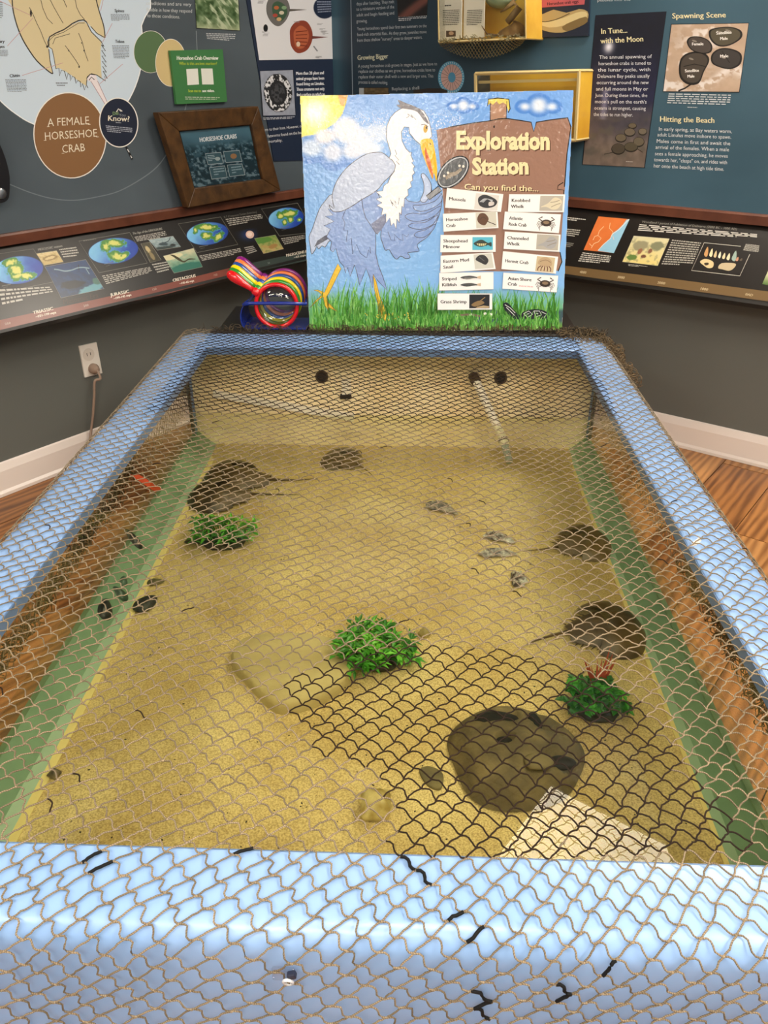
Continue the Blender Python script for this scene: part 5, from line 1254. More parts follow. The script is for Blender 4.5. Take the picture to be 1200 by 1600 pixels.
# ---- right wall art
A = Art(RW, TH + .0006)
A.line([(548, -10), (551, 150), (552, 240)], 1.4, '#7d8c99', 2)
BT = '#b4bdc4'
for tx, p0, p1 in (('days after hatching. They melt', (557, 8.5), (616, 5)), ('to a miniature version of the', (557, 17), (616, 13)), ('adult and begin feeding and', (557, 26), (616, 22.5)), ('growing.', (557, 35.5), (574, 35)),
    ('Young horseshoes spend their first two summers on the', (558, 47.5), (666.5, 42.5)), ('food-rich intertidal flats. As they grow, juveniles move', (558, 56.5), (666.5, 52)), ('from these shallow "nursery" areas to deeper waters.', (558, 65.5), (660, 60.5)),
    ('A young horseshoe crab grows in stages. Just as we have to', (559.5, 106), (683, 102)), ('replace our clothes as we grow, horseshoe crabs have to', (560, 114), (680, 111.5)), ('replace their outer shell with a new and larger one. This', (560, 122.5), (677, 121)), ('process is called molting.', (560, 130.5), (606, 131.5)), ('Replacing a shell', (612, 141.5), (655, 139.5))):
    A.text(tx, p0, p1, 5.2, BT, 3)
A.text('Growing Bigger', (558.5, 94), (606.5, 91), 7.6, '#c9ccb4', 3, .02)
q = [(620, -12), (669, -12), (667, 24), (622, 27)]
def finger(u, v): d = np.abs((u - .25) * .75 - (.95 - v) * .8) ; c = mixc(hexc('#6b4038'), hexc('#120f12'), sstep(.05, .32, d)); return c
A.qfield(q, finger, 40, 30, 3); A.line(q, 1, '#0e1114', 4, closed=True); A.micro([(622, 26), (667, 24.5), (667, 32), (623, 34)], 3, '#c8ced4', 3, seed=7)
q = [(561, 137), (607, 137), (607, 152), (561, 152)]
A.qfield(q, lambda u, v: mixc(mixc(hexc('#7d6a48'), hexc('#3a3020'), fbm(u * 12, v * 5, 3)), hexc('#a9b0b4'), (u < .17) * 1.0), 40, 14, 3); A.line(q, 1, '#0e1114', 4, closed=True)
# growth wheel
A.ell(705, 121, 20.5, 25.5, '#5aa5c8', 3, k=48); A.ell(705.5, 121, 16.5, 20.5, '#cdaaa2', 4, k=48)
for k_ in range(18):
    a = 2 * math.pi * k_ / 18; A.line([(705.5, 121), (705.5 + 16.5 * math.cos(a), 121 + 20.5 * math.sin(a))], .7, '#7d6468', 5)
for k_ in range(36):
    a = 2 * math.pi * (k_ + .5) / 36; A.line([(705.3 + 17.5 * math.cos(a), 121 + 21.8 * math.sin(a)), (705.2 + 19.5 * math.cos(a), 121 + 24.3 * math.sin(a))], .8, '#d8e4ea', 5)
A.ell(706, 121, 5.8, 8, '#4f93b8', 6)
A.poly([(646, 141), (668, 138), (690, 138), (699, 141), (699, 152), (646, 152)], '#2a211e', 6)
# in tune panel
q = [(931, 24), (1041, 18), (1007, 262), (910, 257)]
def night(u, v):
    c = mixc(hexc('#111424'), hexc('#26284a'), sstep(.15, .5, v) * .8); c = mixc(c, hexc('#4a4650'), sstep(.55, .68, v)); c = mixc(c, hexc('#7a6c62'), sstep(.72, .9, v))
    c = c * (.85 + .3 * fbm(u * 12, v * 20, 3))[..., None]; g = np.exp(-(((u - .23) / .07) ** 2 + ((v - .215) / .04) ** 2)); c = mixc(c, hexc('#f4f4ff'), np.clip(g, 0, 1)); c = mixc(c, hexc('#8a8cb0'), np.exp(-((u - .25) / .05) ** 2) * (v > .5) * (v < .7) * .7)
    return mixc(c, hexc('#5b574e'), sstep(.0, .3, fbm(u * 8 + 9, v * 22, 3) - .42) * sstep(.66, .72, v) * (1 - sstep(.92, .97, v)) * .6)
A.qfield(q, night, 80, 150, 3); A.line(q, 1.4, '#0f1420', 4, closed=True)
for x, y, rx, ry, c in ((970, 216, 9, 7, '#6b6150'), (984, 207, 9, 7, '#6f6557'), (998, 222, 9, 8, '#6a6150'), (986, 230, 11, 8, '#57503f'), (966, 233, 11, 9, '#4e463a'), (1004, 206, 7, 6, '#746b5c'), (988, 197, 7, 5, '#6a604f')): A.ell(x, y, rx, ry, '#2a251f', 5, k=18); A.ell(x, y - .8, rx - 1, ry - 1.4, c, 6, k=18)
for p in ([(958, 238), (944, 241)], [(995, 232), (1004, 238)]): A.line(p, 1.2, '#3a332a', 6)
YT = '#efe6b8'
A.text('In Tune...', (939, 53), (980, 51), 8.5, YT, 7, .03); A.text('with the Moon', (938.5, 68), (1005, 64.5), 8.5, YT, 7, .03)
for k_, tx in enumerate(('The annual spawning of', 'horseshoe crabs is tuned to', 'the lunar cycle, with', 'Delaware Bay peaks usually', 'occurring around the new', 'and full moons in May or', 'June. During these times, the', "moon's pull on the earth's", 'oceans is strongest, causing', 'the tides to run higher.')):
    y = 92 + 9.9 * k_; x0 = 936 - .95 * k_; x1 = 1018.5 - 1.2 * k_ - (19 if k_ == 9 else 0); A.text(tx, (x0, y), (x1, y - 1.2 + .25 * k_), 5.6, '#e3e6ee', 7)
A.micro([(978, 252), (1001, 253), (1001, 255), (978, 254)], 1, '#c9c4bc', 7)
A.text('Spawning Scene', (1050, 29), (1134, 27), 8.5, YT, 3, .03); A.text('Hitting the Beach', (1030.5, 190), (1116, 192), 8.5, YT, 3, .03)
A.text('pebbles into the', (933, 2.5), (985, 1.2), 5.4, '#c7d0d6', 3)
for tx, p0, p1 in (('In early spring, as Bay waters warm,', (1029, 204), (1143.5, 208)), ('adult Limulus move inshore to spawn.', (1027, 213), (1142.5, 217)), ('Males come in first and await the', (1025.5, 223), (1141, 227)), ('arrival of the females. When a male', (1024, 232.5), (1139, 236.5)), ('sees a female approaching, he moves', (1023, 242.5), (1137, 246.5)), ('towards her, "clasps" on, and rides with', (1022, 252), (1136, 256.5)), ('her onto the beach at high tide time.', (1021, 261.5), (1131, 267))):
    A.text(tx, p0, p1, 5.8, '#dfe4e8', 3)
q = [(1049, 38), (1170, 36), (1155, 144), (1036, 143)]
def beach(u, v):
    c = mixc(hexc('#b39a84'), hexc('#cbb39c'), fbm(u * 8, v * 8, 3)); f = sstep(.5, .62, fbm(u * 9 + 4, v * 9 + 2, 4)) * np.exp(-((u + v * .5 - .55) / .3) ** 2); f2 = np.exp(-((v - .78 + .12 * np.sin(u * 9)) / .09) ** 2) * (u > .45) * sstep(.35, .5, fbm(u * 20, v * 20, 3)); return mixc(c, hexc('#ece6e2'), np.clip(f + f2, 0, 1) * .9)
A.qfield(q, beach, 90, 80, 3); A.line(q, 1.3, '#14181c', 4, closed=True)
for pts, c in (([(1073, 66), (1078, 58), (1092, 57), (1106, 62), (1113, 72), (1110, 82), (1096, 84), (1080, 78)], '#4c443f'), ([(1108, 48), (1122, 43), (1142, 42), (1158, 48), (1158, 60), (1140, 71), (1122, 72), (1110, 62)], '#565040'), ([(1112, 85), (1124, 76), (1142, 76), (1158, 84), (1157, 100), (1142, 108), (1124, 105), (1112, 98)], '#3f3a38'), ([(1062, 96), (1072, 84), (1092, 80), (1105, 86), (1108, 96), (1100, 112), (1092, 130), (1075, 132), (1062, 120)], '#4a423a')):
    A.poly(smooth_poly(pts, 4), '#1f1b18', 5); A.poly([(sum(p[0] for p in pts) / len(pts) * .12 + x * .88, sum(p[1] for p in pts) / len(pts) * .12 + y * .88) for x, y in smooth_poly(pts, 4)], c, 6)
A.line([(1068, 104), (1085, 100), (1103, 104)], 1.4, '#211c18', 7); A.line([(1082, 130), (1070, 138), (1060, 142)], 2.4, '#211c18', 7); A.line([(1128, 80), (1140, 98)], 1.2, '#211c18', 7)
for x, y, rr in ((1085, 64, 4), (1125, 50, 6), (1138, 48, 5), (1130, 90, 4), (1080, 92, 4)): A.ell(x, y, rr, 1.5, '#8d857a', 7, .3, 10)
for tx, p0, p1 in (('Satellite', (1119, 54), (1143, 52.5)), ('Male', (1125, 62.5), (1137, 62)), ('Female', (1081, 71), (1099, 70.5)), ('Male', (1125, 90), (1138, 89.5)), ('Satellite', (1070, 113), (1092, 112)), ('Male', (1074, 121.5), (1085, 121))): A.text(tx, p0, p1, 4.6, '#f6f4f0', 8, .03)
A.micro([(1045, 146), (1142, 148), (1140, 166), (1042, 163)], 5, '#cfd6da', 3, .45, 5); A.micro([(1074, 167), (1106, 168), (1106, 170), (1074, 169)], 1, '#cfd6da', 3)
A.build('mural_print', m_pr, rp)
# eggs panel
eq = [(834, -14), (921, -14), (919, 56), (833, 59)]; w = [RW.hit(a, b, TH + .012) for a, b in eq]
t = thing('information_panel', 'small navy panel about horseshoe crab eggs at the top of the right wall', 'information panel', (w[2] + w[3]) / 2)
MB().prism(w, -NR * .011).build('board', mat('navy_board2', '#1b2438', .5), t); A = Art(RW, TH + .0123)
A.poly([(842, -12), (915, -12), (913, 7), (845, 12)], '#c05a62', 2); A.text('Horseshoe crab eggs', (855, 8.5), (904, 4.5), 5, '#4a1c28', 3, .03)
A.poly(smooth_poly([(835, 18), (848, 22), (865, 15), (885, 20), (905, 14), (918, 18), (919, 28), (912, 38), (895, 46), (878, 51), (858, 50), (842, 44), (834, 34)], 2), '#b59f6c', 2)
A.poly(smooth_poly([(838, 36), (860, 33), (880, 28), (900, 20), (915, 18), (917, 26), (900, 34), (880, 40), (858, 43)], 2), '#d9c893', 3); A.line(smooth_poly([(838, 32), (852, 34), (870, 30), (890, 21)], 3, False), 1.3, '#4a3c22', 4); A.poly(smooth_poly([(878, 42), (895, 33), (915, 26), (918, 34), (905, 42), (886, 49)], 2), '#7f6a40', 4)
A.build('panel_print', m_pr, t)

# ---- clear display cases on the right wall
m_gold = mat('gold_backing', '#e3bd4e', .35, noise=(9, '#c79a35', .35, .7)); m_clr = clear_mat('clear_acrylic', (.93, .93, .90), 1.49); m_edgeg = mat('amber_acrylic_edge', '#dfc98f', .15)
def case(name, label, q, depth, m_back, edge=.006):
    w = [RW.hit(a, b, TH + depth) for a, b in q]; t = thing(name, label, 'display case', (w[2] + w[3]) / 2)
    bk = [p - NR * (depth - .004) for p in w]; MB().prism(bk, -NR * .003).build('back_panel', m_back, t)
    MB().prism(w, -NR * .003).build('front_pane', m_clr, t, label='clear front')
    MB().prism([w[3], w[2], w[2] - NR * (depth - .002), w[3] - NR * (depth - .002)], UZ * .004).build('floor_panel', m_edgeg, t)
    e = MB()
    for i in range(4): e.tube([w[i], w[(i + 1) % 4]], edge * .5, 4)
    for i in range(4): e.tube([w[i], w[i] - NR * (depth - .002)], edge * .5, 4)
    e.build('edges', m_edgeg, t)
    for a, b, mm_ in ((0, 3, m_clr), (1, 2, m_back)): MB().prism([w[a], w[b], w[b] - NR * (depth - .002), w[a] - NR * (depth - .002)], DR * .003).build('side_pane', mm_, t)
    return t, w
t1, w1 = case('display_case', 'clear wall case holding an open booklet and a crab shell, netting hung below', [(684, -40), (820, -40), (822, 60), (686, 66)], .13, m_gold)
t2, w2 = case('display_case', 'amber backed clear display case mostly hidden behind the exploration sign', [(743, 115), (905, 111), (899, 219), (745, 226)], .11, mat('amber_backing', '#e8bd3c', .3, noise=(6, '#d09a2c', .3, .7)), .012)  # amber is the colour of the backing
MB().prism([w2[0] * .9 + w2[3] * .1 - NR * .02, w2[1] * .9 + w2[2] * .1 - NR * .02, w2[1] * .86 + w2[2] * .14 - NR * .02, w2[0] * .86 + w2[3] * .14 - NR * .02], -NR * .01).build('shelf', m_edgeg, t2)
# booklet
for k_, (q, nm) in enumerate((([(687, -30), (722, -30), (721, 60), (687, 64)], 'left'), ([(725, -30), (758, -30), (756, 58), (724, 60)], 'right'))):
    w = [RW.hit(a, b, TH + .09 - .02 * k_) for a, b in q]
    if k_ == 0: bk = thing('booklet', 'open white booklet standing in the wall case', 'booklet', (w[2] + w[3]) / 2)
    MB().prism(w, -NR * .004).build('page', mat('paper', '#f1ede4', .6), bk)
    A = Art(RW, TH + .0903 - .02 * k_); A.micro([(q[0][0] + 5, 16), (q[1][0] - 4, 15), (q[2][0] - 4, 40), (q[3][0] + 5, 41)], 9, '#55524e', 1, seed=k_)
    if k_ == 0: A.micro([(695, 8), (716, 7), (716, 11), (695, 12)], 1, '#2a2826', 1); A.poly([(697, 48), (712, 48), (712, 57), (697, 58)], '#4a2f24', 1); A.ell(705, 52, 4, 3, '#c9a58a', 2, k=10)
    A.build('page_print', m_pr, bk)
# crab shell in the case
c = RW.hit(800, 50, TH + .075); t = thing('crab_shell', 'brown horseshoe crab shell lying in the wall case', 'shell', c)
v = []; nu, nv = 20, 8
for i in range(nv + 1):
    for j in range(nu): r = i / nv; a = 2 * math.pi * j / nu; v.append(c + DR * math.cos(a) * .055 * r + NR * math.sin(a) * .045 * r + UZ * (.036 * math.sqrt(max(0, 1 - r * r)) * (1 + .3 * math.cos(a)) - .012))
MB().add(v, [(i * nu + j, i * nu + (j + 1) % nu, (i + 1) * nu + (j + 1) % nu, (i + 1) * nu + j) for i in range(nv) for j in range(nu)]).build('front_shell', mat('dry_shell', '#8d6a3c', .4, noise=(30, '#c09a5c', .4, .7)), t, smooth=True)
MB().tube([c - DR * .05 - UZ * .01, c - DR * .10 - UZ * .004, c - DR * .125 + UZ * .022], [.004, .003, .001], 6).build('tail_spine', mat('dry_spine', '#6e4f2c', .5), t, smooth=True)
MB().tube([c - DR * .02 + UZ * .03, c + DR * .02 + UZ * .07, c + DR * .0 + UZ * .09, c - DR * .05 + UZ * .06], [.012, .014, .010, .003], 8).build('rear_shell', mat('dry_shell2', '#a98a58', .5), t, smooth=True)
c = RW.hit(782, -2, TH + .02); t = MB().blob(c, (.055, .055, .03), 5, .2).build('shell_cluster', mat('aqua_glaze', '#b4c8a4', .3, noise=(22, '#8fae94', .4, .7)), None, smooth=True, loc=c); tag(t, 'pale green shell cluster at the top of the wall case', 'shell')
# netting swag below the case
mb = MB(); r_ = random.Random(6)
def swag(u, v): x = 686 + 134 * u; y = 64 - 5 * u + v * (26 * math.sin(math.pi * min(max(u, 0), 1)) ** .7 + 4); return RW.hit(x, y, TH + .13 - .05 * v + .012 * math.sin(u * 17 + v * 3))
for i in range(26):
    for k_ in range(7):
        u0, v0 = i / 26 + .5 / 26 * (k_ % 2), k_ / 7
        for du in (-.5 / 26, .5 / 26):
            if 0 <= u0 + du <= 1: mb.tube([swag(u0, v0), swag(u0 + du * .5 + .003, v0 + .5 / 7), swag(u0 + du, v0 + 1 / 7)], .0012, 4, cap=False)
for i in range(60):
    u = r_.random(); p = swag(u, r_.uniform(-.15, .1)); mb.tube([p, p + np.array([r_.uniform(-.012, .012), 0, r_.uniform(-.004, .012)]), p + np.array([r_.uniform(-.02, .02), -.006, r_.uniform(-.01, .01)])], .0012, 4, cap=False)
t = mb.build('decorative_net', mat('old_twine', '#857d5a', .8), None, loc=w1[3]); tag(t, 'strip of old netting hung in a swag under the wall case', 'net')

# ---- wooden ledge rails and sloping timeline panels
def ledge(name, d, n, zt_, L):
    a = C3; p = [(0.0, zt_ - .034), (.030, zt_ - .034), (.030, zt_ - .006), (.026, zt_), (0, zt_)]
    profile_run(name, a, d, n, L, p, m_wood)
ledge('trim_1', -DL, NL, ZLL, 5.0); ledge('trim_2', DR, NR, ZLR, 4.6)
TI = math.radians(35)
def desk(name, label, d, n, zt_, px, L, base, s0=.02):
    u = np.array([0, 0, -math.cos(TI)]) + n * math.sin(TI); nn = n * math.cos(TI) + UZ * math.sin(TI)
    o = C3 + n * .012 + UZ * (zt_ - .030); pl = Plane(o, nn); wd = (pl.hit(*px) - o) @ u
    t = thing(name, label, 'information panel', C3 + d * L / 2 + n * .1 + UZ * (zt_ - .25))
    MB().frame_box(o + d * s0, d * (L - s0), u * wd, -nn * .02).build('board', mat('black_board', '#191614', .3), t)
    e = o + u * wd
    MB().frame_box(e + d * s0 - nn * .032, d * (L - s0), u * .010, nn * .034).build('front_edge', mat('black_edge', '#15120f', .4), t)
    # brackets under the board
    for k_ in range(4):
        b0 = C3 + d * (.5 + 1.15 * k_) + n * .001; MB().prism([b0 + UZ * (zt_ - .07), b0 + UZ * (zt_ - .26), b0 + n * (wd * math.sin(TI) * .75) + UZ * (zt_ - .05 - wd * math.cos(TI) * .75 - .03)], d * .02).build('bracket', m_dark, t)
    return t, pl
dl, PLd = desk('timeline_panel', 'black sloping geological timeline panel with globes along the left wall', -DL, NL, ZLL, (0, 516), 4.8, '#191614')
dr, PRd = desk('timeline_panel', 'black sloping human habitation timeline panel along the right wall', DR, NR, ZLR, (1200, 474), 4.4, '#191614', .22)
A = Art(PLd, .0004)
GW = '#9a9890'
A.poly([(-30, 507), (0, 500), (130, 472), (261, 443), (362, 418), (362, 433), (261, 459), (130, 488), (0, 517), (-30, 524)], '#7a3f33', 1)
A.poly([(362, 418), (420, 405), (486, 392), (486, 406), (420, 420), (362, 433)], '#3a4642', 1)
A.line([(-30, 372), (0, 366), (240, 318), (480, 276)], .1, '#191614', 1)
c2 = lambda L_: [(x / 4.615, 320 + y / 4.615) for x, y in L_]
c3 = lambda L_: [(220 + x / 4.615, 300 + y / 4.615) for x, y in L_]
def globe(cx, cy, rx, ry, lands, seed, rot=-.12):
    def g(X, Y):
        x, y = rot2((X - cx, Y - cy), -rot); d = np.sqrt((x / rx) ** 2 + (y / ry) ** 2)
        c = mixc(hexc('#7cc0e8'), hexc('#1f3fa4'), sstep(-.9, .9, x / rx * .8 + y / ry * .3 + .4 * (fbm(X * .12 + seed, Y * .12, 3) - .5)))
        l = 0
        for lx, ly, a, b, ro in lands:
            qx, qy = rot2((x - lx * rx, y - ly * ry), -ro); l = np.maximum(l, 1.25 - np.sqrt((qx / (a * rx)) ** 2 + (qy / (b * ry)) ** 2) + .9 * (fbm(X * .28 + seed, Y * .28 + 9, 3) - .5))
        c = mixc(c, hexc('#4fa0c8'), sstep(.0, .2, l)); c = mixc(c, hexc('#4f8a3c'), sstep(.18, .26, l)); c = mixc(c, hexc('#d8d878'), sstep(.5, .85, l)); return c
    A.field([(cx + rot2((rx * math.cos(a), ry * math.sin(a)), rot)[0], cy + rot2((rx * math.cos(a), ry * math.sin(a)), rot)[1]) for a in np.linspace(0, 6.28, 49)[:-1]], g, .8, 3)
    A.line([(cx + rot2((rx * math.cos(a), ry * math.sin(a)), rot)[0], cy + rot2((rx * math.cos(a), ry * math.sin(a)), rot)[1]) for a in np.linspace(0, 6.28, 49)[:-1]], .9, '#24407c', 4, closed=True)
globe(28, 422, 39.5, 21.5, [(-.25, -.6, .35, .35, 0), (-.1, .0, .32, .55, .5), (.3, .5, .35, .3, 0), (-.05, .45, .3, .3, 0)], 3)
globe(177, 392, 39, 20, [(-.3, -.35, .2, .35, .3), (.1, -.6, .45, .3, .2), (.1, .45, .35, .4, .2), (.4, .5, .25, .22, -.5)], 14)
globe(324, 365, 32.5, 17.5, [(0, -.55, .6, .3, .2), (-.05, .2, .3, .35, .2), (.5, .4, .3, .3, -.5), (-.55, -.4, .12, .3, 0)], 25)
globe(447, 341, 27.5, 16.5, [(-.3, -.3, .2, .4, .1), (.2, -.4, .5, .35, .1), (-.1, .35, .15, .3, .2), (.25, .15, .2, .3, 0), (.75, .3, .12, .2, 0)], 36)
for L_ in (c2([(-40, 358), (240, 318), (390, 555), (-20, 640)]), c2([(568, 262), (935, 200), (1063, 420), (715, 490)]), c3([(270, 230), (575, 180), (700, 378), (405, 437)]), c3([(870, 122), (1130, 80), (1250, 290), (1000, 318)])): A.line(L_, .8, '#76746c', 2, closed=True)
def pict(q, base, blobs, noise_c, seed=1, nx=40, ny=26):
    def fn(u, v):
        c = mixc(hexc(base[0]), hexc(base[1]), np.clip(v + .5 * (fbm(u * 6 + seed, v * 6, 3) - .5), 0, 1)); c = mixc(c, hexc(noise_c), sstep(.52, .7, fbm(u * 13 + seed * 3, v * 9 + 4, 3)) * .45)
        for bx, by, a, b, ro, col in blobs:
            x, y = rot2((u - bx, v - by), -ro); d = np.sqrt((x / a) ** 2 + (y / b) ** 2) + .35 * (fbm(u * 16 + seed, v * 16, 2) - .5); c = mixc(c, hexc(col), 1 - sstep(.8, 1.05, d))
        return c
    A.qfield(q, fn, nx, ny, 3); A.line(q, .6, '#8f8b80', 4, closed=True)
pict(c2([(262, 352), (408, 330), (458, 412), (318, 437)]), ('#d9c795', '#bfa76c'), [(.5, .5, .42, .22, -.2, '#8d7440'), (.5, .5, .3, .12, -.2, '#d2be88')], '#a08a50', 2)
pict(c2([(325, 447), (618, 395), (750, 605), (440, 672)]), ('#1c3a6a', '#16304f'), [(.4, .68, .3, .13, .1, '#101a26'), (.75, .92, .35, .12, -.2, '#5f9aa8'), (.95, .72, .1, .12, 0, '#3f6a60')], '#20497c', 3, 60, 44)
A.line(smooth_poly(c2([(390, 465), (420, 468), (470, 478), (520, 470), (560, 455), (600, 452), (645, 458)]), 4, False), 2.0, '#7d98a6', 5); A.line(c2([(565, 432), (570, 470)]), 1.2, '#0f1820', 5); A.line(c2([(620, 460), (645, 500)]), 1.2, '#7d98a6', 5)
pict(c3([(0, 372), (64, 362), (147, 490), (68, 508)]), ('#4c4a3c', '#3a3628'), [(.4, .35, .22, .2, .3, '#c2b083'), (.45, .7, .2, .25, 0, '#8a7c58')], '#6a6248', 4, 26, 30)
pict(c3([(55, 345), (232, 318), (288, 395), (120, 420)]), ('#9db0b4', '#5f7478'), [(.42, .55, .2, .16, 0, '#3a4a50'), (.75, .75, .12, .12, 0, '#22282a'), (.3, .88, .5, .14, 0, '#33403f')], '#b8c4c4', 5)
A.line(smooth_poly(c3([(150, 372), (190, 358), (205, 345), (212, 326)]), 4, False), 1.3, '#3a4a50', 5)
pict(c3([(162, 462), (380, 405), (445, 540), (240, 585)]), ('#c9c6a4', '#3f7a68'), [(.2, .15, .4, .16, 0, '#d6cfa8'), (.5, .85, .6, .25, 0, '#2f6f60')], '#7fae98', 6, 50, 36)
A.poly(smooth_poly(c3([(210, 452), (240, 455), (280, 478), (310, 498), (350, 478), (400, 485), (345, 490), (315, 508), (280, 498), (235, 468)]), 3), '#3f3a22', 6)
A.field(c3([(665, 290), (840, 255), (850, 360), (760, 380), (700, 350)]), lambda X, Y: mixc(hexc('#191614'), hexc('#2a3f78'), np.exp(-(((X - 388) / 12) ** 2 + ((Y - 367) / 8) ** 2))), 1.0, 2)
A.ell(390.5, 366.5, 6.6, 6, '#e8c4b4', 4, .3, 20); A.ell(390, 366, 4, 3.5, '#f4ddd2', 5, k=16)
pict(c3([(820, 335), (970, 310), (1030, 410), (885, 445)]), ('#7f9a4a', '#c2a870'), [(.3, .2, .5, .2, 0, '#5b8a3c'), (.6, .68, .25, .14, -.2, '#a5814c'), (.25, .6, .2, .08, .3, '#b49a5c')], '#4c7a34', 8)
def mt(q, n_, s=1, col='#b5b2aa'): A.micro(q, n_, col, 3, .5, s)
mt(c2([(-10, 610), (362, 590), (395, 650), (20, 735)]), 4, 2); A.poly(c2([(-60, 640), (-50, 610), (-10, 600), (0, 620)]), '#191614', 4)
mt(c2([(425, 320), (548, 303), (580, 375), (462, 388)]), 4, 3); mt(c2([(735, 512), (1080, 448), (1105, 486), (770, 578)]), 5, 4); mt(c2([(600, 258), (720, 240), (722, 248), (604, 268)]), 1, 5, '#77756e')
mt(c2([(970, 232), (1190, 190), (1210, 235), (990, 268)]), 4, 6); mt(c3([(80, 520), (195, 500), (245, 560), (125, 592)]), 4, 7); mt(c3([(422, 460), (715, 405), (735, 445), (445, 500)]), 4, 8)
mt(c3([(610, 195), (870, 160), (890, 205), (645, 250)]), 4, 9); mt(c3([(745, 400), (810, 388), (845, 430), (775, 455)]), 4, 10); mt(c3([(1010, 335), (1180, 310), (1185, 350), (1040, 385)]), 4, 11)
for x, y in ((3, 447), (163, 413), (311, 386), (438, 357)): A.line([(x, y), (x + 14, y - 3)], .8, '#77756e', 4); A.line([(x + 2, y + 3), (x + 9, y + 1)], .8, '#55534c', 4)
LT = '#e2dacb'
def T(t, a, b, h, col=LT, off=.015, f=c2): A.text(t, f([a])[0], f([b])[0], h, col, 5, off)
T('MESOZOIC waters', (274, 332), (450, 303), 3.6, '#8f8d86'); T('The Age of the DINOSAURS', (957, 215), (1170, 180), 3.6, '#8f8d86'); T('K-T (Cretaceous-Tertiary Extinction)', (600, 188), (835, 150), 3.2, '#77756e', .0, c3)
T('Triassic'.upper(), (240, 790), (385, 758), 5, LT, .01); T('~251-199 mya', (258, 815), (406, 782), 3.6, LT, .03); T('Mesozoic Era', (457, 718), (712, 668), 8, '#352018', .03); T('JURASSIC', (800, 662), (932, 634), 5, LT, .01); T('~199-145 mya', (820, 684), (948, 655), 3.4, LT, .03)
T('250', (36, 868), (78, 858), 3.4, '#b7a294', 0); T('200', (603, 738), (640, 729), 3.4, '#b7a294', 0); T('150', (1098, 620), (1130, 612), 3.4, '#b7a294', 0)
T('CRETACEOUS', (232, 648), (397, 612), 4.6, LT, .01, c3); T('~145-65 mya', (280, 668), (385, 645), 3.2, LT, .03, c3); T('100', (525, 608), (553, 602), 3.2, '#b7a294', 0, c3)
T('Cenozoic Era', (740, 512), (905, 478), 4.4, '#12100e', .01, c3); T('PALEOCENE-P', (1050, 467), (1200, 436), 4.2, LT, .01, c3); T('~65 mya', (1105, 478), (1190, 460), 2.8, LT, .03, c3); T('50', (915, 520), (932, 516), 2.8, '#8f9a94', 0, c3)
A.build('timeline_print', m_desk, dl)
A = Art(PRd, .0004)
c6b = lambda L_: [(860 + x / 3.53, 290 + y / 3.53) for x, y in L_]
A.poly(c6b([(-60, 422), (85, 442), (600, 505), (1210, 585), (1300, 597), (1300, 655), (1210, 640), (600, 555), (85, 490), (-60, 470)]), '#6b5536', 1)
def om(u, v): return mixc(hexc('#d8763a'), hexc('#cc6c34'), fbm(u * 5, v * 5, 2))
q = c6b([(265, 170), (437, 185), (350, 372), (183, 355)]); A.qfield(q, om, 20, 20, 3)
A.poly(c6b([(437, 185), (350, 372), (262, 360), (290, 325), (330, 290), (340, 265), (375, 240), (400, 215), (420, 188)]), '#8fbfd8', 4); A.line(c6b([(433, 187), (400, 220), (375, 245), (340, 268), (330, 292), (290, 327), (262, 358)]), .8, '#e8e2d8', 5)
for L_ in ([(330, 205), (325, 235), (345, 255), (340, 275)], [(295, 225), (270, 250), (262, 275), (280, 290), (265, 310), (240, 320), (225, 345)], [(262, 275), (245, 280), (235, 300)], [(215, 320), (230, 335)], [(345, 280), (350, 298)]): A.line(c6b(L_), .8, '#e6c8a0', 5)
q = c6b([(460, 277), (657, 293), (592, 442), (397, 420)])
pict(q, ('#c9c39c', '#d6c47c'), [(.3, .35, .22, .2, 0, '#8f8a6c'), (.75, .3, .2, .18, 0, '#7a7c60'), (.2, .8, .14, .12, 0, '#5f7a3c'), (.5, .72, .08, .07, 0, '#6a4434'), (.35, .55, .07, .12, 0, '#8a5c44'), (.62, .5, .06, .1, 0, '#7f5540')], '#7c775c', 12, 56, 42)
A.line(c6b([(1050, 335), (848, 315), (778, 468), (1045, 498), (1100, 378)]), .9, '#b9b5aa', 3)
for x, y, w_, h_, c in ((858, 365, 12, 28, '#b98c5a'), (885, 370, 10, 24, '#d8c9a0'), (908, 378, 9, 20, '#c7b488'), (932, 382, 8, 19, '#e0d8bc'), (955, 388, 9, 18, '#d2c39a'), (980, 392, 10, 20, '#d8ccaa'), (1012, 388, 14, 30, '#8fa39a'), (1028, 405, 9, 12, '#b98468'), (1050, 408, 8, 8, '#5a5044')):
    A.poly(smooth_poly(c6b([(x + w_ * .9, y - h_), (x + w_, y + h_ * .3), (x + w_ * .2, y + h_), (x - w_ * .9, y + h_ * .6), (x - w_ * .2, y - h_ * .3)]), 2), c, 4)
A.poly(smooth_poly(c6b([(825, 420), (850, 405), (880, 410), (900, 425), (895, 450), (870, 455), (845, 440)]), 3), '#cdb98c', 4); A.poly(smooth_poly(c6b([(848, 428), (870, 425), (872, 436), (855, 440)]), 3), '#3a2e20', 5)
A.poly(smooth_poly(c6b([(925, 455), (945, 428), (1020, 430), (1012, 455), (985, 470), (950, 462)]), 3), '#b9a888', 4)
A.text('Woodland I period of habitation of Delmarva (3000 BC - 1000 AD)', c6b([(503, 205)])[0], c6b([(1028, 246)])[0], 3.6, '#8f8c84', 4, 0, .25)
A.micro(c6b([(492, 213), (1140, 268), (1138, 295), (480, 252)]), 4, '#d2cfc6', 3, .5, 3); A.micro(c6b([(672, 298), (832, 315), (780, 448), (610, 440)]), 11, '#a5a298', 3, .5, 4); A.micro(c6b([(1078, 322), (1152, 330), (1148, 370), (1062, 358)]), 8, '#b5b2a8', 3, .5, 5)
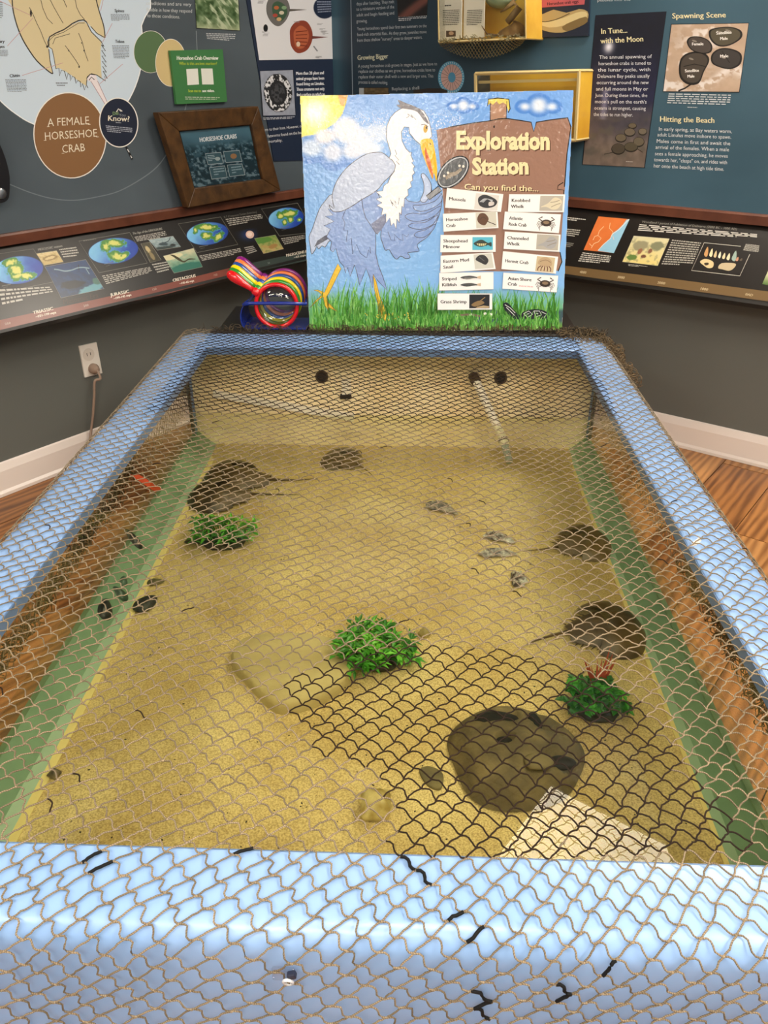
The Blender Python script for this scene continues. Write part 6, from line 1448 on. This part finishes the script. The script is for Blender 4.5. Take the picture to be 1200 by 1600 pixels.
A.micro(c6b([(178, 368), (335, 388), (318, 438), (150, 422)]), 5, '#c8c5bc', 3, .5, 6); A.micro(c6b([(60, 170), (195, 185), (190, 205), (60, 190)]), 2, '#d2cfc6', 3, .5, 7); A.micro(c6b([(60, 235), (165, 245), (150, 290), (60, 275)]), 4, '#b5b2a8', 3, .5, 8); A.micro(c6b([(60, 310), (130, 318), (115, 345), (60, 335)]), 3, '#8a877e', 3, .5, 9)
A.micro(c6b([(430, 432), (535, 445), (530, 457), (430, 445)]), 2, '#a5a298', 3, .5, 10)
A.qfield(c6b([(1205, 460), (1330, 475), (1290, 565), (1168, 543)]), lambda u, v: mixc(hexc('#b9b894'), hexc('#4c6a34'), np.clip(v * 1.6 - .6, 0, 1)), 12, 12, 3)
for tx, x0, y0, x1, y1 in (('4000', 160, 482, 197, 486), ('3000', 368, 510, 408, 515), ('2000', 588, 540, 632, 546), ('1000', 823, 573, 868, 580), ('0AD', 1073, 605, 1116, 611)): A.text(tx, c6b([(x0, y0)])[0], c6b([(x1, y1)])[0], 3.8, '#b8a684', 4, .01, .2)
A.build('timeline_print', m_desk, dr)

# ---- wooden picture frame leaning on the left ledge
fo = [(247, 176), (404, 166), (439, 298), (294, 325)]; fi = [(280, 205), (393, 195), (411, 280), (304, 294)]
o4 = [LW.hit(a, b, TH + .050) for a, b in fo]; i4 = [LW.hit(a, b, TH + .044) for a, b in fi]
t = thing('framed_picture', 'rustic wooden frame with an ocean picture titled Horseshoe Crabs, leaning on the left ledge', 'picture frame', (o4[2] + o4[3]) / 2)
mf = mat('rustic_oak', '#5a3d1e', .45, noise=(26, '#3a2510', .35, .7), bump=(70, .5, .004))
for k_, nm in enumerate(('top', 'right', 'bottom', 'left')):
    a, b = o4[k_], o4[(k_ + 1) % 4]; c, d = i4[(k_ + 1) % 4], i4[k_]
    bm = bmesh.new(); vs = [bm.verts.new(p) for p in (a, b, c, d)] + [bm.verts.new(p - NL * .032) for p in (a, b, c, d)]
    for f_ in ((0, 1, 2, 3), (7, 6, 5, 4), (0, 4, 5, 1), (1, 5, 6, 2), (2, 6, 7, 3), (3, 7, 4, 0)): bm.faces.new([vs[i] for i in f_])
    bmesh.ops.bevel(bm, geom=bm.edges[:], offset=.003, segments=2, profile=.5, affect='EDGES'); bm.verts.index_update()
    obj('frame_rail', [v.co[:] for v in bm.verts], [[v.index for v in f_.verts] for f_ in bm.faces], mf, t); bm.free()
w = [LW.hit(a, b, TH + .030) for a, b in [(278, 203), (395, 193), (413, 282), (302, 296)]]; MB().prism(w, -NL * .004).build('backing', m_dark, t)
A = Art(LW, TH + .0305)
def sea(u, v): c = mixc(hexc('#4a6e80'), hexc('#2c4450'), sstep(.0, .5, v + .3 * (fbm(u * 5, v * 5, 2) - .5))); s = fbm(u * 26, v * 22 + 5, 3); c = mixc(c, hexc('#1c2c34'), (s > .52) * sstep(.2, .4, v) * .8); return mixc(c, hexc('#7f95a0'), (s < .36) * sstep(.2, .4, v) * .6)
A.qfield([(281, 206), (393, 196), (410, 280), (304, 293)], sea, 100, 80, 1)
A.text('HORSESHOE CRABS', (312, 222), (370, 216), 7, '#d5dde2', 3, .01)
for q in ([(321, 240), (345, 238), (349, 255), (325, 257)], [(349, 237), (374, 235), (378, 252), (353, 254)], [(327, 262), (351, 259), (355, 277), (331, 280)], [(355, 258), (378, 256), (383, 273), (359, 276)]):
    A.poly(q, '#3a5560', 3); A.line(q, .8, '#a9b8be', 4, closed=True)
A.ell(340, 248, 4, 3, '#8fa0a4', 5); A.ell(365, 244, 5, 4, '#8a6a4c', 5); A.micro([(324, 243), (335, 242), (337, 252), (326, 253)], 4, '#9ab0b8', 5); A.micro([(333, 264), (350, 262), (352, 274), (335, 276)], 3, '#7f98a2', 5); A.micro([(361, 261), (377, 259), (379, 271), (363, 273)], 3, '#7f98a2', 5)
A.build('picture', print_mat('glossy_picture', .15), t)
# black handset at the left edge
q = [(-60, 210), (-6, 196), (15, 262), (13, 320), (-60, 330)]; w = [LW.hit(a, b, TH + .045) for a, b in q]
sp = smooth_poly([(-70, 200), (-25, 190), (0, 226), (14, 268), (15, 300), (10, 314), (-10, 319), (-70, 325)], 4); w = [LW.hit(a, b, TH + .045) for a, b in sp]
t = thing('listening_handset', 'black handset with a silver button at the left edge of the mural', 'handset', w[0]); MB().prism(w, -NL * .040).build('body', mat('black_plastic', '#17161a', .35), t)
MB().lathe(LW.hit(2, 302, TH + .046), NL, [(.016, -.001), (.016, .002), (.012, .004), (.0, .005)], 18).build('button', mat('brushed_metal', '#b9bcc0', .3, 1.0), t, smooth=True)
# power outlet and cord on the left wall
q = [(124, 541), (151, 535), (160, 583), (133, 590)]; w = [LW.hit(a, b, .007) for a, b in q]
ou = thing('power_outlet', 'white duplex outlet plate on the grey wall below the left timeline panel', 'outlet', (w[2] + w[3]) / 2); m_ow = mat('outlet_white', '#ece7df', .35)
MB().prism(w, -NL * .0065).build('wall_plate', m_ow, ou)
for (cx, cy) in ((138.5, 554), (145.5, 577)):
    c = LW.hit(cx, cy, .0071); s_ = MB().lathe(c, NL, [(.023, -.002), (.023, .0012), (0, .0013)], 20).build('socket', mat('socket_white', '#ddd6cc', .4), ou)
    if cy < 560:
        for dx in (-.007, .007): MB().frame_box(c + DL * (dx - .001) + NL * .0012 - UZ * .004, DL * .002, UZ * .011, NL * .0006).build('slot', m_dark, s_)
m_cord = mat('tan_cord', '#9a8474', .5); p0 = LW.hit(146, 576, .012)
t = thing('electric_cable', 'tan power cord plugged in the outlet and hanging down to the floor', 'cord', LW.hit(141, 690, .02))
MB().lathe(p0 - NL * .004, NL, [(.019, 0), (.019, .012), (.012, .026), (.006, .03)], 14).build('plug', m_cord, t, smooth=True)
pts = [p0 + NL * .022, p0 + NL * .034 - UZ * .03] + [LW.hit(a, b, o_) for a, b, o_ in ((148, 596, .036), (147, 620, .03), (145, 650, .024), (142, 676, .024), (140, 700, .05))]
pts += [pts[-1] + np.array([.02, -.05, -.12])]
pts[-1][2] = max(pts[-1][2], .012)
MB().tube([p for p in smooth_poly(pts, 5, False)], .0048, 8).build('cable', m_cord, t, smooth=True)
